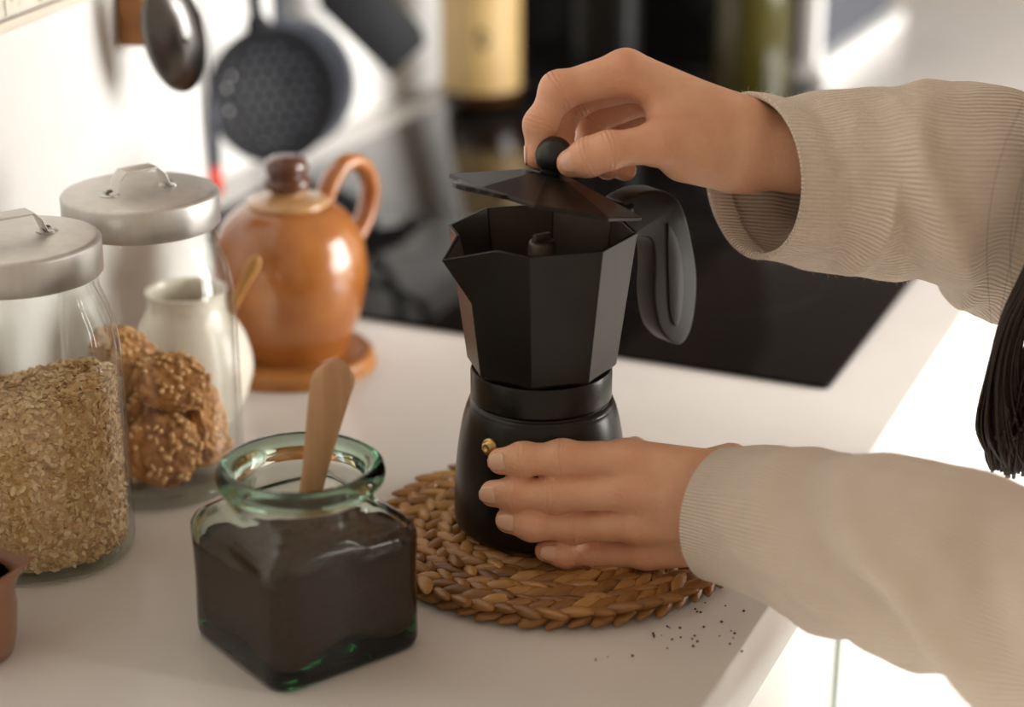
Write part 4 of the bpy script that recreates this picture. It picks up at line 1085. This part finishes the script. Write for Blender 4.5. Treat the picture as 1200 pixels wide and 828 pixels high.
# fingernails: thin curved shells on the back of each fingertip
def nail(fg, outw, wid, lng, back=.0):
    p0, r0 = fg[0]; p1, r1 = fg[1]
    ax = (Vector(p0) - Vector(p1)).normalized(); o_ = (Vector(outw) - ax * Vector(outw).dot(ax)).normalized(); sd = ax.cross(o_)
    vs_, fs = [], []; nu, nv = 9, 8
    for lay in (0, 1):
        for j in range(nv):
            t = j / (nv - 1)
            for i in range(nu):
                s = (i / (nu - 1) - .5) * 2; w = wid * (1 - .55 * max(0, (t - .55) / .45) ** 2.2 - .25 * max(0, (.25 - t) / .25) ** 2)
                ang = s * w / r0
                dist = lng * (1 - t) + back - r0 * .72; rc = r0 + (r1 - r0) * max(0, dist) / (Vector(p0) - Vector(p1)).length
                rr = rc * ((1.13 if back else 1.06) if lay == 0 else .93) - .0012 * max(0, (t - .5)) * 2
                vs_.append(Vector(p0) + ax * (r0 * .72 - back - lng + lng * t) + (o_ * math.cos(ang) + sd * math.sin(ang)) * rr - ORG)
    N = nu * nv
    for lay in (0, 1):
        for j in range(nv - 1):
            for i in range(nu - 1): fs.append(tuple(lay * N + k for k in (j * nu + i, j * nu + i + 1, (j + 1) * nu + i + 1, (j + 1) * nu + i)))
    bd = [i for i in range(nu)] + [j * nu + nu - 1 for j in range(1, nv)] + [N - 1 - i for i in range(1, nu)] + [j * nu for j in range(nv - 2, 0, -1)]
    for a, b in zip(bd, bd[1:] + bd[:1]): fs.append((a, b, N + b, N + a))
    mesh('fingernail', vs_, fs, M['nail'], person)
for fg in (idx, midf, ring_, pink):
    p = Vector(fg[0][0]); o_ = Vector((p.x - PC.x, p.y - PC.y, 0)).normalized() + Vector((-.15, -.25, .35)); nail(fg, o_, .0052, .0105)
nail(thR, Vector((-.10, -1, .40)), .0062, .0120, .0022)
nail(iR, Vector((-1, .1, 0)), .0048, .0105)
nail(mR, Vector((-.6, 1, .2)), .0050, .0105)

# --- sweater: sleeves lofted with folds, body as a soft implicit shape
def sleeve(path, rads, cuffshift, folds, seed, sag):
    P_ = spline(path, 22); K_ = len(P_)
    rr = [q[0] for q in smooth_prof([(r,) for r in rads], 22)]
    L_ = [0]
    for a, b in zip(P_[:-1], P_[1:]): L_.append(L_[-1] + (b - a).length)
    nu = 160
    frames = []; prev = None
    for j, p in enumerate(P_):
        t = (P_[min(j + 1, K_ - 1)] - P_[max(j - 1, 0)]).normalized()
        e1 = (Vector((0, -1, 0)) if prev is None else prev); e1 = (e1 - t * e1.dot(t)).normalized(); prev = e1
        frames.append((p, t, e1, t.cross(e1)))
    vs_, fs, uvs = [], [], []
    rows = []
    # inside of the cuff first, then round the lip and along the arm
    seq = [(6, -.0042, 0), (3, -.0040, 0), (0, -.0036, 0), (0, -.0026, -.0012), (0, -.0010, -.0018), (0, 0.0004, -.0010)] + [(j, 0, 0) for j in range(0, K_)]
    for j, dr, ds in seq:
        p, t, e1, e2 = frames[j]; s = L_[j]
        for i in range(nu):
            a = 2 * pi * i / nu; ca, sa_ = math.cos(a), math.sin(a)
            d = e1 * ca + e2 * sa_
            r = rr[j] + dr
            for (s0, k1, k2, w, amp, a0, wa) in folds:
                aa = (a - a0 + pi) % (2 * pi) - pi
                q = (s - s0 - k1 * math.sin(aa) - k2 * math.cos(2 * aa)) / w
                r += 1.5 * amp * math.exp(-q * q) * (math.exp(-(aa / wa) ** 2) if wa else 1)
            fade = min(1, max(0, (s - .004) / .03))
            r += fade * (.0030 * mnoise.noise(Vector((s * 22 + seed, ca * 1.6, sa_ * 1.6))) + .0013 * mnoise.noise(Vector((s * 70 + seed, ca * 3, sa_ * 3))))
            sh = cuffshift * rr[j] * ca * max(0, 1 - s / .12)
            vs_.append(p + d * r + t * (sh + ds) - Vector((0, 0, sag * max(0, -d.z) * r * 0)) - ORG)
            uvs.append((i / nu, s))
        rows.append(len(rows))
    n = len(rows)
    for j in range(n - 1):
        for i in range(nu): fs.append((j * nu + i, j * nu + (i + 1) % nu, (j + 1) * nu + (i + 1) % nu, (j + 1) * nu + i))
    return vs_, fs, uvs, nu
cR = atY(884, 206, KY + .022)
# (s0, shear sin, shear cos2, width, amplitude, angle, angular width)
foldsR = [(.030, .010, 0, .010, -.0022, 0, 0), (.058, -.020, .004, .012, .0042, .3, 2.2), (.082, .012, -.006, .010, -.0045, 0, 2.5), (.108, .026, .006, .013, .0062, .6, 2.2), (.132, -.02, 0, .011, -.0050, .2, 2.6), (.150, -.020, 0, .014, .0085, 1.6, 1.8), (.176, .02, .0, .014, -.0060, .6, 2.4), (.21, .02, 0, .016, .0075, 1.2, 2.6)]
foldsL = [(.050, .030, .0, .014, .0028, 0, 0), (.095, .060, -.01, .012, .0050, .2, 2.0), (.075, .055, 0, .012, -.0022, 0, 2.2), (.125, .050, 0, .014, -.0042, 0, 2.2), (.160, .060, .01, .015, .0060, .2, 2.0), (.200, .04, 0, .016, -.0050, 0, 2.4), (.24, .03, 0, .018, .0070, 0, 2.4)]
cL = atY(848, 603, .938)
sR = sleeve([cR, atY(1000, 212, KY + .024), atY(1130, 222, KY + .020), elR + Vector((.0, 0, .012)), (elR + shR) / 2 + Vector((.012, .0, .015)), shR + Vector((0, 0, .01))], [.0475, .0520, .0610, .0640, .0640, .0720], .42, foldsR, 3, 1)
sL = sleeve([cL, atY(960, 627, .895), atY(1100, 660, .845), elL + Vector((.004, 0, .004)), (elL + shL) / 2 + Vector((.02, -.005, 0)), shL], [.0372, .0440, .0500, .0560, .0600, .0720], 0.0, foldsL, 11, 1)
sv, sf, suv = [], [], []
for vs_, fs, uvs, nu in (sR, sL):
    o = len(sv); sv += vs_; sf += [tuple(i + o for i in f_) for f_ in fs]; suv += uvs
me = bpy.data.meshes.new('sweater'); me.from_pydata([tuple(v) for v in sv], [], sf); me.update()
ul = me.uv_layers.new(name='UVMap')
loops = np.zeros(len(me.loops), np.int64); me.loops.foreach_get('vertex_index', loops)
arr = np.array(suv)[loops].reshape(-1, 4, 2)
mx = arr[:, :, 0].max(1) - arr[:, :, 0].min(1) > .5
arr[mx, :, 0] = np.where(arr[mx, :, 0] < .5, arr[mx, :, 0] + 1, arr[mx, :, 0])
ul.data.foreach_set('uv', arr.reshape(-1))
bm = bmesh.new(); bm.from_mesh(me); bmesh.ops.recalc_face_normals(bm, faces=bm.faces); bm.to_mesh(me); bm.free()
swt = link('sweater_sleeves', me, M['knit'], person)
fz = []
fn = np.zeros(len(me.vertices) * 3); me.vertices.foreach_get('normal', fn); fn = fn.reshape(-1, 3)
fc = np.zeros(len(me.vertices) * 3); me.vertices.foreach_get('co', fc); fc = fc.reshape(-1, 3)
fr = np.random.default_rng(5); pick = fr.integers(0, len(fc), 16000)
tn = fr.normal(0, .6, (16000, 3)); dn = fn[pick] + tn; dn /= np.linalg.norm(dn, axis=1)[:, None]
ln = fr.uniform(.0012, .0034, 16000)[:, None]; off = fr.normal(0, .0007, (16000, 3)); sdv = np.cross(dn, fr.normal(0, 1, (16000, 3))); sdv /= np.linalg.norm(sdv, axis=1)[:, None]
b_ = fc[pick] + off - fn[pick] * .0006; P3 = np.stack([b_ - sdv * .00006, b_ + sdv * .00006, b_ + dn * ln], 1).reshape(-1, 3)
mef = bpy.data.meshes.new('wool_fuzz'); mef.from_pydata(P3.tolist(), [], np.arange(48000).reshape(-1, 3).tolist())
fo_ = link('wool_fuzz', mef, M['knit2'], person, False); fo_['kind'] = 'stuff'
tb = (shL + shR) / 2
fd = Field(np.array([tb.x - .26, tb.y - .32, CT - .10]), np.array([tb.x + .30, tb.y + .34, tb.z + .16]), .010)
f = fd.cap(tb + V * .03 - Vector((0, 0, .06)) - U * .09, tb + V * .03 - Vector((0, 0, .06)) + U * .09, .115, .115)
f = fd.smin(f, fd.cap(hips + V * .0 - U * .06 + Vector((0, 0, .02)), hips + U * .06 + Vector((0, 0, .02)), .125, .125), .08)
f = fd.smin(f, fd.cap(tb + V * .03 - Vector((0, 0, .1)), hips, .13, .125), .08)
f = fd.smin(f, fd.cap(shL, tb, .075, .08), .05); f = fd.smin(f, fd.cap(shR, tb, .075, .08), .05)
f = fd.smin(f, fd.cap(tb, nk, .075, .066), .03)
fd.f = f; vB, qB = fd.build(); vB = relax(vB, qB, 2)
mesh('sweater_body', rel(vB.tolist()), [tuple(map(int, r)) for r in qB], M['knit2'], person)
# trousers and shoes
tv = []
for s in (-1, 1):
    hp2 = hips + U * (s * .085); ft = hips + U * (s * .11) - V * .01
    tv.append(tube_data(spline([hp2 + Vector((0, 0, .06)), Vector((hp2.x, hp2.y, .72)), Vector((ft.x, ft.y, .45)) - V * .02, Vector((ft.x, ft.y, .05))], 6), [q[0] for q in smooth_prof([(.115,), (.100,), (.068,), (.058,)], 6)], 20))
V_, F_ = join_data(tv); mesh('trousers', rel(V_), F_, M['denim'], person)
for s in (-1, 1):
    ft = hips + U * (s * .11) - V * .06
    sv_, sf_ = ellipsoid_data((0, 0, 0), (.12, .046, .05), 20, 12, Matrix.Rotation(math.atan2(V.y, V.x), 3, 'Z'))
    sv_ = [Vector((v.x + ft.x, v.y + ft.y, max(.001, v.z + .035))) for v in map(Vector, sv_)]
    mesh('shoe', rel(sv_), sf_, M['shoe'], person)

# --- hair: cap on the head and a long strand hanging between the arms
HY = .955
parts = []
# scalp layer: strands combed from the hairline over the skull to the gathering point behind one ear
GA = hp_(-.045, .060, -.075)
SKC = HC + upv * .026 - fwd * .012
def on_skull(a, b, c, k=1.0):
    d = Vector((a, b, c)).normalized(); return SKC + (fwd * (d.x * .103) + side * (d.y * .083) + upv * (d.z * .109)) * k
gl = Vector((-.45, .66, -.80)).normalized()
for i in range(420):
    r_ = random.Random(i + 4000); t = r_.random(); az_ = r_.uniform(-pi, pi)
    h0 = Vector((math.cos(az_) * .80, math.sin(az_), .52 if abs(az_) < 1.1 else (.52 - 1.15 * min(1, (abs(az_) - 1.1) / .9)))).normalized() if i % 3 else Vector((r_.gauss(0, .45), r_.gauss(0, .45), 1)).normalized()
    pts = []
    for k in range(9):
        q = h0.lerp(gl, k / 8)
        if q.length < .25: q = q + Vector((-.5, 0, .2))
        q.normalize(); pts.append(on_skull(q.x, q.y, q.z, 1.03 + r_.uniform(0, .05)))
    pts.append(GA + Vector((r_.gauss(0, .008), r_.gauss(0, .008), r_.gauss(0, .01))))
    parts.append(tube_data(spline(pts, 2), [.0030] * 17 + [.0022, .0015], 5))
cap_v, cap_f = [], []
for j in range(15):
    ph = pi * .62 * j / 14
    for i in range(40):
        a = 2 * pi * i / 40; x, y, z = math.sin(ph) * math.cos(a), math.sin(ph) * math.sin(a), math.cos(ph)
        if x > .35 and z < .50: z = .50; q = Vector((x, y, 0)).normalized() * math.sqrt(1 - .25); x, y = q.x, q.y
        cap_v.append(on_skull(x, y, z, 1.025))
for j in range(14):
    for i in range(40): cap_f.append((j * 40 + i, j * 40 + (i + 1) % 40, (j + 1) * 40 + (i + 1) % 40, (j + 1) * 40 + i))
parts.append((cap_v, cap_f))
def strand(c, w0, seed, rs, endcurl):
    r_ = random.Random(seed); a, b = r_.gauss(0, 1), r_.gauss(0, 1); ph = r_.uniform(0, 6.28)
    pts = []
    for k, (p, w) in enumerate(c):
        pts.append(Vector(p) + Vector((a * w, b * w * .8, .10 * w * math.sin(ph + k))) + Vector((math.sin(ph + k * 1.3) * w * .25, 0, 0)))
    return tube_data(spline(pts, 5), rs, 4)
root = [(hp_(-.045, .055, -.060), .012), (hp_(-.035, .060, -.110), .011), (atY(1262, 20, HY), .012)]
main = root[:2] + [(atY(1300, 20, HY), .009), (atY(1264, 190, HY), .0058), (atY(1228, 300, HY), .0042), (atY(1189, 372, HY), .0030), (atY(1173, 440, HY), .0036), (atY(1178, 500, HY), .0066), (atY(1192, 535, HY), .0070)]
for i in range(170):
    nP = (len(main) - 1) * 5 + 1
    parts.append(strand(main, 1, i, [.0011] * (nP - 6) + [.0012, .0012, .0011, .001, .0008, .0004], 0))
inner_ = root[:2] + [(atY(1310, 40, HY), .008), (atY(1275, 230, HY), .006), (atY(1246, 330, HY), .005), (atY(1222, 400, HY), .0050), (atY(1206, 460, HY), .005), (atY(1204, 520, HY), .007)]
for i in range(110):
    nP = (len(inner_) - 1) * 5 + 1; parts.append(strand(inner_, 1, i + 500, [.0009] * (nP - 3) + [.0008, .0006, .0003], 0))
# bound tuft at the end
for i in range(240):
    r_ = random.Random(i + 900); c = atY(1192, 519, HY); th = r_.uniform(0, 2 * pi); e = r_.uniform(.5, 1.0)
    q0 = c + Vector((r_.gauss(0, .006), r_.gauss(0, .007), .010 + r_.gauss(0, .004)))
    d = Vector((math.cos(th) * .0165 * e, math.sin(th) * .014 * e, 0))
    parts.append(tube_data(spline([q0, c + d + Vector((0, 0, r_.uniform(-.004, .008))), c + d * .8 + Vector((0, 0, -.013 + r_.gauss(0, .002)))], 4), .0011, 4))
parts.append(ellipsoid_data(atY(1194, 520, HY), (.0155, .013, .014), 20, 12))
# stray hairs
for i in range(3):
    r_ = random.Random(i + 77)
    x0 = r_.uniform(1165, 1215); parts.append(tube_data(spline([atY(x0 + 60, 60, HY), atY(x0 + 5, 170, HY - .01), atY(x0 - 12 + r_.uniform(-12, 12), 280, HY), atY(1172 + r_.uniform(-15, 25), 400, HY)], 6), .00010, 3))
parts.append(tube_data(spline([atY(1172, 505, HY), atY(1150, 506, HY), atY(1135, 500, HY)], 6), .00025, 3))
V_, F_ = join_data(parts); mesh('hair', rel(V_), F_, M['hair'], person)
